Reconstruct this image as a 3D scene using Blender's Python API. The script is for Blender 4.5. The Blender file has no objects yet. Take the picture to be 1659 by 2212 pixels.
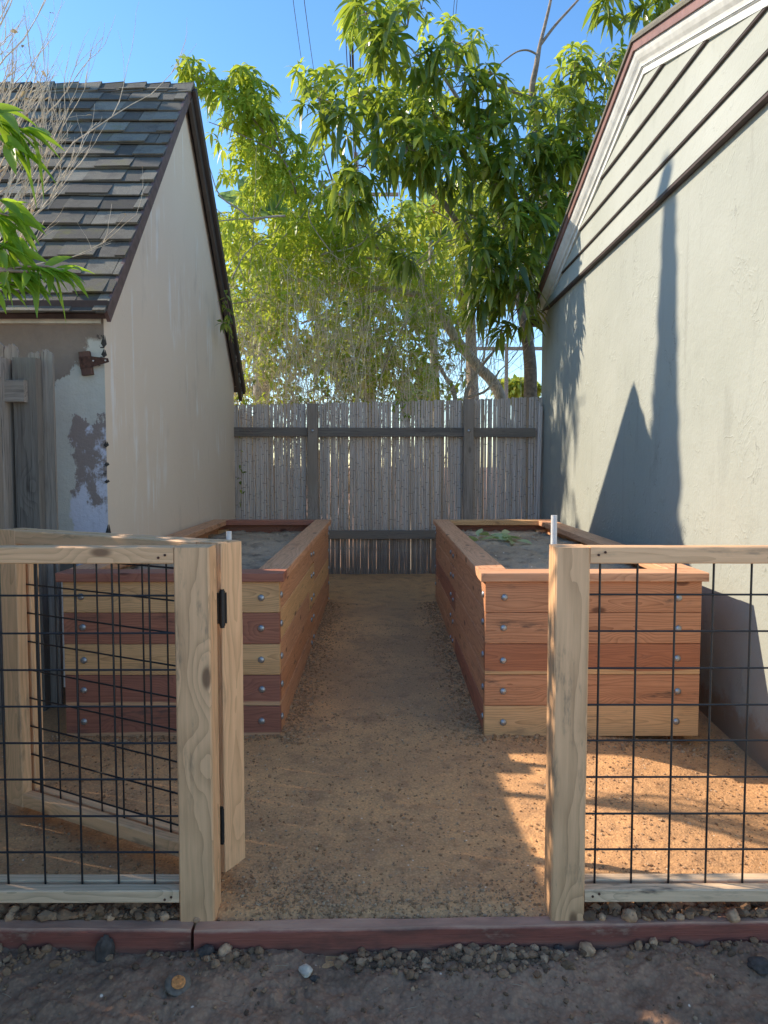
import bpy, bmesh, math, random
import numpy as np
from mathutils import Vector, Matrix, noise as mnoise

S = bpy.context.scene
COL = S.collection
random.seed(7)
rng = np.random.default_rng(11)

# ------------------------------------------------------------------ camera, sky, sun, exposure
CAMZ = 1.25
PITCH = math.atan(98/1597); YAW = math.atan(4.5/1597)
cam = bpy.data.cameras.new('camera'); camo = bpy.data.objects.new('camera', cam); COL.objects.link(camo)
camo.location = (0, 0, CAMZ); camo.rotation_euler = (math.pi/2-PITCH, 0, -YAW)
cam.sensor_fit = 'VERTICAL'; cam.sensor_height = 24; cam.lens = 24*1597/2212
cam.clip_start = .05; cam.clip_end = 3000
S.camera = camo
S.cycles.max_bounces = 12; S.cycles.diffuse_bounces = 7; S.cycles.transmission_bounces = 8
S.render.resolution_x = 768; S.render.resolution_y = 1024
SUN_T = Vector((1, -.31, -.77)).normalized()            # the way sunlight travels
ELEV = math.asin(-SUN_T.z); AZ = math.atan2(-SUN_T.x, -SUN_T.y)
w = bpy.data.worlds.new('World'); S.world = w; w.use_nodes = True
nt = w.node_tree; nt.nodes.clear()
sky = nt.nodes.new('ShaderNodeTexSky'); sky.sky_type = 'NISHITA'; sky.sun_disc = False
sky.sun_elevation = ELEV; sky.sun_rotation = AZ; sky.ozone_density = 2.0; sky.dust_density = .2; sky.air_density = 1.0
bg = nt.nodes.new('ShaderNodeBackground'); bg.inputs[1].default_value = .125
wo = nt.nodes.new('ShaderNodeOutputWorld')
hs = nt.nodes.new('ShaderNodeHueSaturation'); hs.inputs['Saturation'].default_value = 1.22
nt.links.new(sky.outputs[0], hs.inputs['Color']); nt.links.new(hs.outputs[0], bg.inputs[0]); nt.links.new(bg.outputs[0], wo.inputs[0])
sl = bpy.data.lights.new('sun', 'SUN'); sl.energy = 3.15; sl.angle = math.radians(.5); sl.color = (1, .86, .68)
so = bpy.data.objects.new('sun', sl); COL.objects.link(so); so.rotation_euler = SUN_T.to_track_quat('-Z', 'Y').to_euler()
S.view_settings.view_transform = 'Standard'; S.view_settings.look = 'None'
S.view_settings.exposure = 1.22; S.view_settings.gamma = 1

def W(u, v, D):
    """photograph direction (u,v) on a 1659x2212 grid, met at distance D in front of the camera -> world point"""
    a = (u-829.5)/1597; c = -(v-1106)/1597
    X = a; Y = math.cos(PITCH)+c*math.sin(PITCH); Z = -math.sin(PITCH)+c*math.cos(PITCH)
    X, Y = X*math.cos(YAW)+Y*math.sin(YAW), -X*math.sin(YAW)+Y*math.cos(YAW)
    k = D/Y
    return Vector((X*k, D, CAMZ+Z*k))

# ------------------------------------------------------------------ node helpers
class NB:
    def __init__(s, name):
        s.m = bpy.data.materials.new(name); s.m.use_nodes = True; s.t = s.m.node_tree; s.t.nodes.clear()
        s.out = s.t.nodes.new('ShaderNodeOutputMaterial')
    def n(s, typ, ins=None, **props):
        nd = s.t.nodes.new('ShaderNode'+typ)
        for k, v in props.items(): setattr(nd, k, v)
        for k, v in (ins or {}).items():
            if isinstance(v, bpy.types.NodeSocket): s.t.links.new(v, nd.inputs[k])
            elif v is not None: nd.inputs[k].default_value = v
        return nd
    def obj(s): return s.n('TexCoord').outputs['Object']
    def map(s, v, scale=(1, 1, 1), loc=(0, 0, 0)):
        return s.n('Mapping', {'Vector': v, 'Scale': scale, 'Location': loc}).outputs[0]
    def noise(s, v, scale=5, detail=4, rough=.55, dist=0, col=False):
        nd = s.n('TexNoise', {'Vector': v, 'Scale': scale, 'Detail': detail, 'Roughness': rough, 'Distortion': dist})
        return nd.outputs['Color' if col else 'Fac']
    def vor(s, v, scale=5, feature='F1', out='Distance', rnd=1):
        return s.n('TexVoronoi', {'Vector': v, 'Scale': scale, 'Randomness': rnd}, feature=feature).outputs[out]
    def mth(s, op, a, b=0.0, c=None):
        d = {0: a, 1: b}
        if c is not None: d[2] = c
        return s.n('Math', d, operation=op).outputs[0]
    def vm(s, op, a, b=(0, 0, 0)):
        return s.n('VectorMath', {0: a, 1: b}, operation=op).outputs[0]
    def rng(s, v, a, b, c=0.0, d=1.0, smooth=False):
        return s.n('MapRange', {'Value': v, 'From Min': a, 'From Max': b, 'To Min': c, 'To Max': d},
                   interpolation_type='SMOOTHSTEP' if smooth else 'LINEAR').outputs[0]
    def mix(s, f, a, b, mode='MIX'):
        nd = s.n('Mix', None, data_type='RGBA', blend_type=mode)
        for i, v in ((0, f), (6, a), (7, b)):
            if isinstance(v, bpy.types.NodeSocket): s.t.links.new(v, nd.inputs[i])
            else: nd.inputs[i].default_value = v if i == 0 else (tuple(v)+(1,))[:4]
        return nd.outputs[2]
    def ramp(s, f, stops):
        nd = s.n('ValToRGB', {0: f}); e = nd.color_ramp.elements
        while len(e) < len(stops): e.new(.5)
        for q, (p, c) in zip(e, stops): q.position = p; q.color = (*c, 1)
        return nd.outputs[0]
    def sep(s, v): return s.n('SeparateXYZ', {0: v}).outputs
    def comb(s, x, y, z): return s.n('CombineXYZ', {0: x, 1: y, 2: z}).outputs[0]
    def bump(s, h, strength=.5, dist=.01, normal=None):
        return s.n('Bump', {'Height': h, 'Strength': strength, 'Distance': dist, 'Normal': normal}).outputs[0]
    def done(s, col, rough=.7, bump=None, metal=0, spec=.5, trans=0, transcol=None):
        b = s.n('BsdfPrincipled', {'Base Color': col if isinstance(col, bpy.types.NodeSocket) else (*col, 1), 'Roughness': rough,
                                   'Metallic': metal, 'Specular IOR Level': spec, 'Normal': bump})
        o = b.outputs[0]
        if trans:
            tr = s.n('BsdfTranslucent', {'Color': transcol if isinstance(transcol, bpy.types.NodeSocket) else (*transcol, 1)})
            o = s.n('MixShader', {0: trans, 1: o, 2: tr.outputs[0]}).outputs[0]
        s.t.links.new(o, s.out.inputs[0])
        return s.m

def wood(name, light, dark, ring=85., sap=None, grime=.35, grimecol=(.06, .05, .05), rough=.62, contrast=1., knots=True, weather=0., fiber=.5, bumps=.35):
    """flat-sawn board; the grain runs along the object's own X"""
    b = NB(name); o = b.obj(); r = b.n('ObjectInfo').outputs['Random']
    off = b.comb(b.mth('MULTIPLY', r, 37.), b.mth('MULTIPLY', r, 3.1), b.mth('MULTIPLY', r, 5.7))
    p = b.vm('ADD', o, off); x, y, z = b.sep(o)[:3]
    low = b.noise(b.map(p, (1.3, 5, 5)), 1, 3, .5)
    low2 = b.noise(b.map(p, (5, 16, 16)), 1, 3, .5)
    cy = b.mth('MULTIPLY', b.mth('SUBTRACT', b.mth('FRACT', b.mth('MULTIPLY', r, 7.3)), .5), .07)
    yy = b.mth('SUBTRACT', y, cy); zz = b.mth('SUBTRACT', z, .035)
    rad = b.mth('SQRT', b.mth('ADD', b.mth('MULTIPLY', yy, yy), b.mth('MULTIPLY', zz, zz)))
    rad = b.mth('ADD', rad, b.mth('MULTIPLY', low, .105))
    rad = b.mth('ADD', rad, b.mth('MULTIPLY', low2, .018))
    kd = b.vor(b.map(p, (3.0, 7, 7)), 1, 'F1')
    if knots:
        kn = b.rng(kd, .08, .40, 1, 0, True)
        rad = b.mth('ADD', rad, b.mth('MULTIPLY', kn, .035))
    fr = b.mth('FRACT', b.mth('MULTIPLY', rad, ring))
    late = b.mth('POWER', fr, 2.2)
    fib = b.noise(b.map(p, (9, 300, 300)), 1, 3, .7)
    fib2 = b.noise(b.map(p, (3, 60, 60)), 1, 4, .65)
    f = b.mth('ADD', b.mth('MULTIPLY', late, .55*contrast), b.mth('MULTIPLY', b.mth('SUBTRACT', fib, .5), fiber))
    f = b.mth('ADD', f, b.mth('MULTIPLY', b.mth('SUBTRACT', fib2, .5), 1.3))
    f = b.mth('ADD', f, b.mth('MULTIPLY', b.mth('SUBTRACT', low, .5), .8))
    c = b.mix(b.rng(f, -.15, .95), light, dark)
    if sap:
        edge = b.mth('ADD', y, b.mth('MULTIPLY', b.noise(b.map(p, (2, 8, 8)), 1, 2), .05))
        m = b.rng(edge, -.028, -.020, 1, 0, True)
        c = b.mix(m, c, b.mix(b.rng(f, -.1, 1), sap, tuple(q*.62 for q in sap)))
    if knots:
        c = b.mix(b.rng(kd, .07, .13, .8, 0, True), c, (dark[0]*.28, dark[1]*.22, dark[2]*.2))
    if grime:
        g = b.noise(b.map(p, (5, 22, 22)), 1, 5, .7)
        g2 = b.noise(b.map(p, (1.5, 5, 5), (4, 2, 1)), 1, 2, .5)
        gm = b.mth('MULTIPLY', b.rng(g, .52, .72, 0, 1, True), b.rng(g2, .48, .62, 0, 1, True))
        c = b.mix(b.mth('MULTIPLY', gm, grime), c, grimecol)
    if weather:
        cr = b.noise(b.map(p, (2.2, 110, 110)), 1, 3, .8)
        c = b.mix(b.mth('MULTIPLY', b.rng(cr, .55, .66, 0, 1), weather), c, (.025, .022, .02))
        wl = b.noise(b.map(p, (1.1, 4, 4)), 1, 4)
        c = b.mix(b.rng(wl, .35, .7, 0, .8), c, (.27, .22, .17))
    h = b.mth('ADD', b.mth('MULTIPLY', fib, .6), b.mth('MULTIPLY', late, -.25))
    return b.done(c, rough, b.bump(h, bumps, .003))

def plain(name, c, rough=.6, metal=0, var=.25, scale=20, bs=.2, spec=.5):
    b = NB(name); o = b.obj(); n = b.noise(o, scale, 5)
    col = b.mix(b.rng(n, .3, .7), tuple(q*(1+var) for q in c), tuple(q*(1-var) for q in c))
    return b.done(col, rough, b.bump(n, bs, .004), metal, spec)

# ------------------------------------------------------------------ mesh helpers
def fbm(x, y, f=1., oct=4, seed=0, gain=.5):
    """vectorised value noise, about -1..1"""
    x = np.asarray(x, float)*f; y = np.asarray(y, float)*f; out = 0; a = 1.; tot = 0
    for k in range(oct):
        xi = np.floor(x).astype(np.int64); yi = np.floor(y).astype(np.int64); fx = x-xi; fy = y-yi
        def h(i, j):
            n = (i*374761393+j*668265263+(seed+k*17)*974634541) & 0xffffffff
            n = ((n ^ (n >> 13))*1274126177) & 0xffffffff
            n = n ^ (n >> 16)
            return (n & 0xffff)/32767.5-1
        ux = fx*fx*(3-2*fx); uy = fy*fy*(3-2*fy)
        v = (h(xi, yi)*(1-ux)+h(xi+1, yi)*ux)*(1-uy)+(h(xi, yi+1)*(1-ux)+h(xi+1, yi+1)*ux)*uy
        out = out+v*a; tot += a; a *= gain; x = x*2.03+5.1; y = y*2.03+3.7
    return out/tot

def npmesh(name, V, F, smooth=True):
    V = np.asarray(V, np.float32).reshape(-1, 3); F = np.asarray(F, np.int32); k = F.shape[1]
    me = bpy.data.meshes.new(name); me.vertices.add(len(V)); me.vertices.foreach_set('co', V.ravel())
    me.loops.add(F.size); me.loops.foreach_set('vertex_index', F.ravel())
    me.polygons.add(len(F)); me.polygons.foreach_set('loop_start', np.arange(0, F.size, k, dtype=np.int32))
    try: me.polygons.foreach_set('loop_total', np.full(len(F), k, np.int32))
    except Exception: pass
    me.polygons.foreach_set('use_smooth', np.full(len(F), smooth, bool))
    me.update(calc_edges=True); me.validate()
    return me

class MB:
    def __init__(s): s.v = []; s.f = []; s.sm = []
    def add(s, vs, fs, smooth=False):
        k = len(s.v); s.v += [tuple(q) for q in vs]; s.f += [tuple(i+k for i in f) for f in fs]; s.sm += [smooth]*len(fs)
    def box(s, a, b, M=None):
        x0, y0, z0 = a; x1, y1, z1 = b
        vs = [Vector(p) for p in ((x0, y0, z0), (x1, y0, z0), (x1, y1, z0), (x0, y1, z0), (x0, y0, z1), (x1, y0, z1), (x1, y1, z1), (x0, y1, z1))]
        if M: vs = [M @ p for p in vs]
        s.add(vs, [(0, 3, 2, 1), (4, 5, 6, 7), (0, 1, 5, 4), (1, 2, 6, 5), (2, 3, 7, 6), (3, 0, 4, 7)])
    def prism(s, pts, d):
        """closed polygon (3-D points) pushed along vector d"""
        n = len(pts); d = Vector(d); P = [Vector(p) for p in pts]
        s.add(P+[p+d for p in P], [tuple(range(n))[::-1], tuple(range(n, 2*n))]+[(i, (i+1) % n, n+(i+1) % n, n+i) for i in range(n)])
    def tube(s, pts, rad, n=8, cap=True):
        P = [Vector(p) for p in pts]
        if not hasattr(rad, '__len__'): rad = [rad]*len(P)
        t = (P[1]-P[0]).normalized(); u = t.orthogonal().normalized(); vs = []
        for i, p in enumerate(P):
            t2 = (P[min(i+1, len(P)-1)]-P[max(i-1, 0)]).normalized()
            u = (u-t2*u.dot(t2)).normalized(); v = t2.cross(u)
            for k in range(n):
                a = 2*math.pi*k/n; vs.append(p+(u*math.cos(a)+v*math.sin(a))*rad[i])
        m = len(P); fs = [(i*n+k, i*n+(k+1) % n, (i+1)*n+(k+1) % n, (i+1)*n+k) for i in range(m-1) for k in range(n)]
        s.add(vs, fs, True)
        if cap: s.add(vs[:n], [tuple(range(n))[::-1]]); s.add(vs[-n:], [tuple(range(n))])
    def mesh(s, name):
        me = bpy.data.meshes.new(name); me.from_pydata([tuple(p) for p in s.v], [], s.f)
        me.polygons.foreach_set('use_smooth', s.sm); me.update(); return me

def wm(o):
    M = o.matrix_basis.copy()
    while o.parent: o = o.parent; M = o.matrix_basis @ M
    return M
def link(name, me, mat=None, parent=None, M=None, **tags):
    o = bpy.data.objects.new(name, me); COL.objects.link(o)
    M = M or Matrix.Identity(4)
    if parent: o.parent = parent; o.matrix_basis = wm(parent).inverted() @ M
    else: o.matrix_basis = M
    if mat and me is not None and not me.materials: me.materials.append(mat)
    for k, v in tags.items(): o[k] = v
    return o
def thing(name, loc, label, category, group=None):
    o = link(name, None, M=Matrix.Translation(Vector(loc)), label=label, category=category)
    if group: o['group'] = group
    return o
def build(mb, name, mat, parent=None, origin=None, **tags):
    """mesh given in world coordinates, its origin moved to `origin`"""
    me = mb.mesh(name) if isinstance(mb, MB) else mb
    org = Vector(origin) if origin is not None else (wm(parent).translation.copy() if parent else Vector((0, 0, 0)))
    me.transform(Matrix.Translation(-org))
    return link(name, me, mat, parent, Matrix.Translation(org), **tags)
def frame(c, xd, yd):
    x = Vector(xd).normalized(); z = x.cross(Vector(yd)).normalized(); y = z.cross(x)
    M = Matrix((x, y, z)).transposed().to_4x4(); M.translation = Vector(c); return M
def plank_mesh(L, Wd, T, ch=.003, seed=0, rough=.0008, bow=0., notch=0., endcut=(0, 0)):
    """a board along local X with eased edges, a little warp and uneven edges"""
    n = max(3, int(L/.04)); ch = min(ch, Wd*.2, T*.2)
    prof = [(-Wd/2+ch, -T/2), (Wd/2-ch, -T/2), (Wd/2, -T/2+ch), (Wd/2, T/2-ch), (Wd/2-ch, T/2), (-Wd/2+ch, T/2), (-Wd/2, T/2-ch), (-Wd/2, -T/2+ch)]
    xs = np.linspace(-L/2, L/2, n+1); vs = []
    for i, x in enumerate(xs):
        e = 1 if 0 < i < n else .996
        dz = bow*math.cos(math.pi*x/L)
        for k, (y, z) in enumerate(prof):
            nn = mnoise.noise_vector(Vector((x*7+seed*3.7, k*1.3+seed, seed*.77)))
            vs.append((x+(endcut[0]*y if i == 0 else endcut[1]*y if i == n else 0), y*e+nn.y*rough, z*e+nn.z*rough+dz))
    fs = [(i*8+k, i*8+(k+1) % 8, (i+1)*8+(k+1) % 8, (i+1)*8+k) for i in range(n) for k in range(8)]
    fs += [tuple(range(8))[::-1], tuple(n*8+k for k in range(8))]
    me = bpy.data.meshes.new('plank'); me.from_pydata(vs, [], fs); me.update(); return me
_ps = [0]
def plank(name, c, xd, yd, L, Wd, T, mat, parent=None, **kw):
    """board centred on c; xd = along, yd = its width direction"""
    _ps[0] += 1; tags = kw.pop('tags', {})
    return link(name, plank_mesh(L, Wd, T, seed=_ps[0], **kw), mat, parent, frame(c, xd, yd), **tags)
X, Y, Z = Vector((1, 0, 0)), Vector((0, 1, 0)), Vector((0, 0, 1))

_ico = {}
def stones_mesh(name, P, R, seed=1, sub=1, squash=.75):
    """many pebbles/clods in one mesh (positions P, radii R)"""
    if sub not in _ico:
        bm = bmesh.new(); bmesh.ops.create_icosphere(bm, subdivisions=sub, radius=1)
        _ico[sub] = (np.array([v.co[:] for v in bm.verts]), np.array([[v.index for v in f.verts] for f in bm.faces])); bm.free()
    V, F = _ico[sub]; r = np.random.default_rng(seed); n = len(P); P = np.asarray(P); R = np.asarray(R)
    J = 1+r.normal(0, .17, (n, len(V), 1))
    A = V[None]*J*(1+r.uniform(-.3, .3, (n, 1, 3))); A[:, :, 2] *= squash
    a = r.uniform(0, 6.28, n); c, s_ = np.cos(a)[:, None], np.sin(a)[:, None]
    A = np.stack([A[:, :, 0]*c-A[:, :, 1]*s_, A[:, :, 0]*s_+A[:, :, 1]*c, A[:, :, 2]], -1)
    A = A*R[:, None, None]+P[:, None]
    return npmesh(name, A, (F[None]+(np.arange(n)*len(V))[:, None, None]).reshape(-1, 3), smooth=False)

def leaf_arrays(B, D, L, Wd, droop=.3, fold=.25, st=4, roll=None, r=rng):
    """curved folded leaves: bases B, unit directions D, lengths L, half widths Wd"""
    n = len(B); up = np.array([0, 0, 1.])
    side = np.cross(D, up); side /= np.linalg.norm(side, axis=1, keepdims=True)+1e-9
    nor = np.cross(side, D)
    if roll is None: roll = r.normal(0, .5, n)
    c, s_ = np.cos(roll)[:, None], np.sin(roll)[:, None]
    side, nor = side*c+nor*s_, nor*c-side*s_
    ts = np.linspace(0, 1, st); ws = np.interp(ts, [0, .2, .45, .75, 1], [.1, .7, 1, .62, .03]); out = []
    dr = np.asarray(droop)*np.ones(n)
    for t, q in zip(ts, ws):
        ctr = B+D*(L*t)[:, None]-up*(dr*L*t*t)[:, None]
        f = nor*(Wd*q*fold)[:, None]
        out += [ctr-side*(Wd*q)[:, None]+f, ctr, ctr+side*(Wd*q)[:, None]+f]
    V = np.stack(out, 1); base = (np.arange(n)*(3*st))[:, None, None]
    q = np.array([[3*i+j, 3*i+j+1, 3*i+j+4, 3*i+j+3] for i in range(st-1) for j in (0, 1)])
    return V.reshape(-1, 3), (q[None]+base).reshape(-1, 4)
def leaf_mesh(name, *a, **k):
    V, F = leaf_arrays(*a, **k); return npmesh(name, V, F)
def unit(v): return v/(np.linalg.norm(v, axis=-1, keepdims=True)+1e-9)
def palmate(C, axis, size, k=6, splay=1.0, droop=.45, wid=.16, r=rng):
    """whorls of k drooping leaflets round each centre"""
    n = len(C); axis = unit(axis); t = np.cross(axis, r.normal(0, 1, (n, 3))); t = unit(t); u = np.cross(axis, t)
    a = (np.arange(k)/k*2*np.pi)[None]+r.uniform(0, 6.28, (n, 1))+r.normal(0, .15, (n, k))
    d = axis[:, None]*r.uniform(.1, .7, (n, k, 1))+splay*(t[:, None]*np.cos(a)[..., None]+u[:, None]*np.sin(a)[..., None])
    d[..., 2] -= .25
    d = unit(d).reshape(-1, 3); L = (size[:, None]*r.uniform(.75, 1.15, (n, k))).ravel()
    return np.repeat(C, k, 0), d, L, L*wid, droop*r.uniform(.6, 1.5, n*k)

def WX(u, v, x):
    p = W(u, v, 1.)-Vector((0, 0, CAMZ)); k = x/p.x
    return Vector((x, p.y*k, CAMZ+p.z*k))
def WZ(u, v, z):
    p = W(u, v, 1.)-Vector((0, 0, CAMZ)); k = (z-CAMZ)/p.z
    return Vector((p.x*k, p.y*k, z))
def sst(a, b, x): t = np.clip((np.asarray(x, float)-a)/(b-a), 0, 1); return t*t*(3-2*t)
def gh(x, y):
    return -.012+(np.clip(y, -5, 9)-2)*.027-.06*sst(.9, 1.55, x)*sst(4.6, 3.2, y)

# ------------------------------------------------------------------ materials
RAIL = wood('cedar_rail', (.84, .50, .265), (.52, .29, .14), ring=70, grime=.6, grimecol=(.16, .12, .08), contrast=1.0)
POSTM = wood('cedar_post', (.80, .47, .245), (.45, .25, .12), ring=60, grime=.7, grimecol=(.15, .11, .07), contrast=1.2)
LOWRAIL = wood('dirty_cedar_rail', (.80, .56, .35), (.42, .29, .175), ring=70, grime=.95, grimecol=(.12, .09, .065))
RED_O = wood('orange_redwood', (.68, .31, .15), (.37, .14, .06), ring=90, grime=1.0, grimecol=(.10, .06, .04), contrast=1.3)
RED_S = wood('orange_redwood_sapwood', (.52, .19, .085), (.30, .10, .045), ring=95, sap=(.76, .44, .20), grime=.5, contrast=1.2)
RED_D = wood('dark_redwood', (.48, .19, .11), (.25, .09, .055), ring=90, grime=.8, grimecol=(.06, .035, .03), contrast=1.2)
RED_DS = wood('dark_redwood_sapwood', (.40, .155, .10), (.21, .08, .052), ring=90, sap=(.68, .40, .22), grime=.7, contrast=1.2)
RED_Y = wood('yellow_sapwood', (.80, .47, .22), (.44, .23, .095), ring=110, grime=.45, contrast=1.25)
RED_P = wood('pink_redwood', (.68, .34, .18), (.42, .175, .085), ring=85, grime=.6, contrast=1.25)
CAPM = wood('redwood_cap', (.76, .40, .22), (.48, .21, .105), ring=80, grime=.6, grimecol=(.14, .07, .045), contrast=1.2)
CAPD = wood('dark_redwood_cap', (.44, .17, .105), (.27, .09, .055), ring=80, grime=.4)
OLD = wood('weathered_grey_wood', (0.405, 0.352, 0.300), (0.225, 0.188, 0.158), ring=60, grime=.5, weather=.8, rough=.85, bumps=.8)
OLDER = wood('blackened_grey_wood', (0.210, 0.189, 0.161), (0.098, 0.084, 0.077), ring=60, grime=.7, weather=.8, rough=.85, bumps=.8, grimecol=(0.042, 0.042, 0.039))
KERBM0 = wood('stained_red_board', (0.260, 0.098, 0.078), (0.156, 0.055, 0.049), ring=50, grime=.6, grimecol=(0.078, 0.065, 0.058), knots=False, contrast=.6, rough=.7)
WIRE = plain('black_wire', (.012, .012, .014), .42, .0, .1)
STEEL = plain('galvanised_steel', (.40, .42, .45), .42, .85, .3, 90, .4)
BLACKM = plain('black_powder_coat', (.012, .012, .012), .5, 0, .1)
PVC = plain('white_pvc', (.72, .70, .66), .35, 0, .12, 60)
RUST = plain('rusty_iron', (.10, .045, .03), .8, .3, .5, 60, .6)

def ground_mat(name, a, b_, dark, peb, scale=1., light=None, rough=.95, cell=1.):
    b = NB(name); o = b.obj()
    big = b.noise(o, 1.6*scale, 4, .6); mid = b.noise(o, 9*scale, 5, .65); fine = b.noise(o, 70*scale, 4, .7)
    c = b.mix(b.rng(big, .36, .62), a, b_)
    c = b.mix(b.mth('MULTIPLY', b.rng(mid, .48, .68, 0, 1, True), .62), c, dark)
    v = b.vor(o, 110*scale); vc = b.vor(o, 110*scale, out='Color'); sx = b.sep(vc)
    cells = b.mix(.55, c, b.mix(sx[0], tuple(q*.55 for q in a), peb), 'MIX')
    c = b.mix(b.rng(mid, .45, .62, 0, cell), c, cells)
    c = b.mix(b.mth('MULTIPLY', b.rng(v, .3, .62, 0, 1), .45*cell), c, tuple(q*.45 for q in dark))
    sp = b.vor(o, 34*scale); spc = b.sep(b.vor(o, 34*scale, out='Color'))
    m = b.mth('MULTIPLY', b.rng(sp, .07, .13, 1, 0), b.rng(spc[1], .80, .86, 0, 1))
    if light: c = b.mix(m, c, light)
    h = b.mth('ADD', b.mth('MULTIPLY', b.rng(v, 0, .6, 1, 0), .45*cell), b.mth('ADD', fine, b.mth('MULTIPLY', mid, 2.)))
    return b.done(c, rough, b.bump(h, .8, .006), spec=.25)
PATHM = ground_mat('decomposed_granite', (.80, .43, .19), (.60, .33, .155), (.33, .165, .08), (.82, .52, .29), 1., (.85, .72, .55), cell=.5)
SOILM = ground_mat('damp_dark_soil', (.46, .26, .155), (.29, .17, .105), (.065, .038, .026), (.54, .33, .20), .8, (.85, .66, .5), cell=.4)
BEDSOIL = ground_mat('planting_soil', (.54, .41, .29), (.40, .30, .205), (.085, .06, .045), (.56, .44, .32), .7, (.8, .68, .55), cell=.2)

def island_mat(name, cols, rough=.9, scale=40, bs=.5):
    b = NB(name); r = b.n('NewGeometry').outputs['Random Per Island']; n = b.noise(b.obj(), scale, 4)
    n_ = len(cols); c = b.ramp(r, [(i/(n_-1), q) for i, q in enumerate(cols)])
    c = b.mix(b.rng(n, .3, .7, 0, .45), c, (.05, .035, .025))
    return b.done(c, rough, b.bump(n, bs, .004), spec=.2)
GRAVM = island_mat('granite_gravel', [(.50, .28, .14), (.34, .19, .09), (.58, .36, .20), (.42, .24, .12), (.66, .46, .28)], scale=150)
CLODM = island_mat('soil_clods', [(.36, .19, .10), (.20, .115, .065), (.46, .26, .14), (.09, .055, .036), (.54, .33, .19), (.26, .15, .085)], scale=60)
ROCKL = plain('tan_stone', (.48, .28, .155), .9, 0, .4, 40, .8)
ROCKW = plain('pale_stone', (.62, .50, .37), .85, 0, .3, 40, .6)
ROCKD = plain('dark_stone', (.075, .056, .045), .9, 0, .4, 45, .8)

# ------------------------------------------------------------------ ground sheet and granite path
def sheet(xs, ys, zf):
    gx, gy = np.meshgrid(xs, ys); z = zf(gx, gy)
    V = np.stack([gx, gy, z], -1).reshape(-1, 3); nx, ny = len(xs), len(ys)
    i = (np.arange(ny-1)[:, None]*nx+np.arange(nx-1)[None]).ravel()
    return V, np.stack([i, i+1, i+nx+1, i+nx], -1)
_k = [WZ(u, v, -.014) for u, v in ((-420, 2006), (415, 2010), (416, 2013), (2150, 1984))]
def kline(x): return np.interp(x, [q.x for q in _k], [q.y for q in _k])
def soil_z(x, y):
    kerb = kline(x)
    z = -.105+.03*sst(.28, 0, kerb-y)*(1+.8*fbm(x, y*0+2, 3.2, 3, 5))
    lump = fbm(x, y, 9, 5, 3, .55); crust = fbm(x, y, 30, 4, 8, .6)
    z = z+.013*lump+.010*crust+.005*fbm(x, y, 85, 3, 9)+.018*np.clip(fbm(x, y, 14, 4, 77)-.18, 0, 1)*(1+fbm(x, y, 60, 3, 5))-.012*np.clip(-fbm(x, y, 5, 3, 31)-.2, 0, 1)*2
    z = np.where(y > 1.97, -.16, z)
    far = sst(9, 40, y)
    return z*(1-far)+far*.1
xs = np.concatenate([[-900, -300, -80, -20, -6, -2.5], np.arange(-1.35, 1.351, .006), [2.5, 6, 20, 80, 300, 900]])
ys = np.concatenate([[-300, -60, -10, -1, .6, 1.2], np.arange(1.45, 1.98, .006), [2.0, 3, 5, 8, 15, 40, 120, 400, 1200]])
V, F = sheet(xs, ys, soil_z)
link('ground', npmesh('ground', V, F), SOILM, kind='structure')

def path_z(x, y):
    z = gh(x, y)
    edge = np.maximum(sst(.20, 0, np.abs(np.abs(x)-.47))*sst(3.1, 3.35, y), 0)
    rough = .35+.65*sst(.05, .5, fbm(x, y, 1.7, 3, 4))+.6*edge
    kb = kline(x)+.048
    z = np.where(y < kb, -.09, z-.012*sst(.05, 0, y-kb))
    z = z+.006*fbm(x, y, 2.5, 3, 1)+.0045*rough*fbm(x, y, 28, 4, 6, .65)+.0035*rough*fbm(x, y, 75, 3, 12)+.006*edge
    return z
xs = np.concatenate([[-6, -4, -3], np.arange(-2.2, 1.72, .0125)]); ys = np.concatenate([np.arange(1.90, 4.0, .0125), np.arange(4.0, 7.9, .025)])
V, F = sheet(xs, ys, path_z)
link('path', npmesh('path', V, F), PATHM, kind='structure')

pm = MB(); pm.box((-1.6, -14, -.30), (14, .9, -.045)); build(pm, 'bounce_slab', plain('pale_bounce', (.62, .56, .47), .9, 0, .15, 3), None, (0, 0, 0), kind='structure')  # unseen pale slab behind the camera, added to bounce sunlight onto shaded fronts
# loose gravel on the path
def scatter_gravel():
    P = []; R = []
    def put(n, fx, fy, lo, hi):
        x = fx(n); y = fy(n); z = path_z(x, y); r = lo+(hi-lo)*rng.random(n)**3
        P.append(np.stack([x, y, z+r*.2], -1)); R.append(r)
    U = lambda a, b: (lambda n: rng.uniform(a, b, n))
    put(9000, U(-1.3, 1.6), U(2.0, 3.6), .0018, .0065)
    put(2600, U(-.46, .5), U(3.2, 5.5), .002, .005)
    put(2200, lambda n: -.46+np.abs(rng.normal(0, .07, n)), U(3.2, 6.2), .003, .009)
    put(2200, lambda n: .46-np.abs(rng.normal(0, .07, n)), U(3.2, 6.2), .003, .009)
    put(900, lambda n: rng.normal(-.27, .12, n), lambda n: rng.normal(2.12, .10, n), .002, .007)
    put(1500, U(-.35, .55), lambda n: 1.97+np.abs(rng.normal(0, .10, n)), .002, .0065)
    put(500, U(.45, 1.6), lambda n: rng.normal(3.27, .04, n), .003, .012)
    put(500, U(-1.5, -.4), lambda n: rng.normal(3.27, .03, n), .003, .010)
    P = np.concatenate(P); R = np.concatenate(R)
    m = P[:, 1] > kline(P[:, 0])+.054
    return P[m], R[m]
P, R = scatter_gravel()
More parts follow.
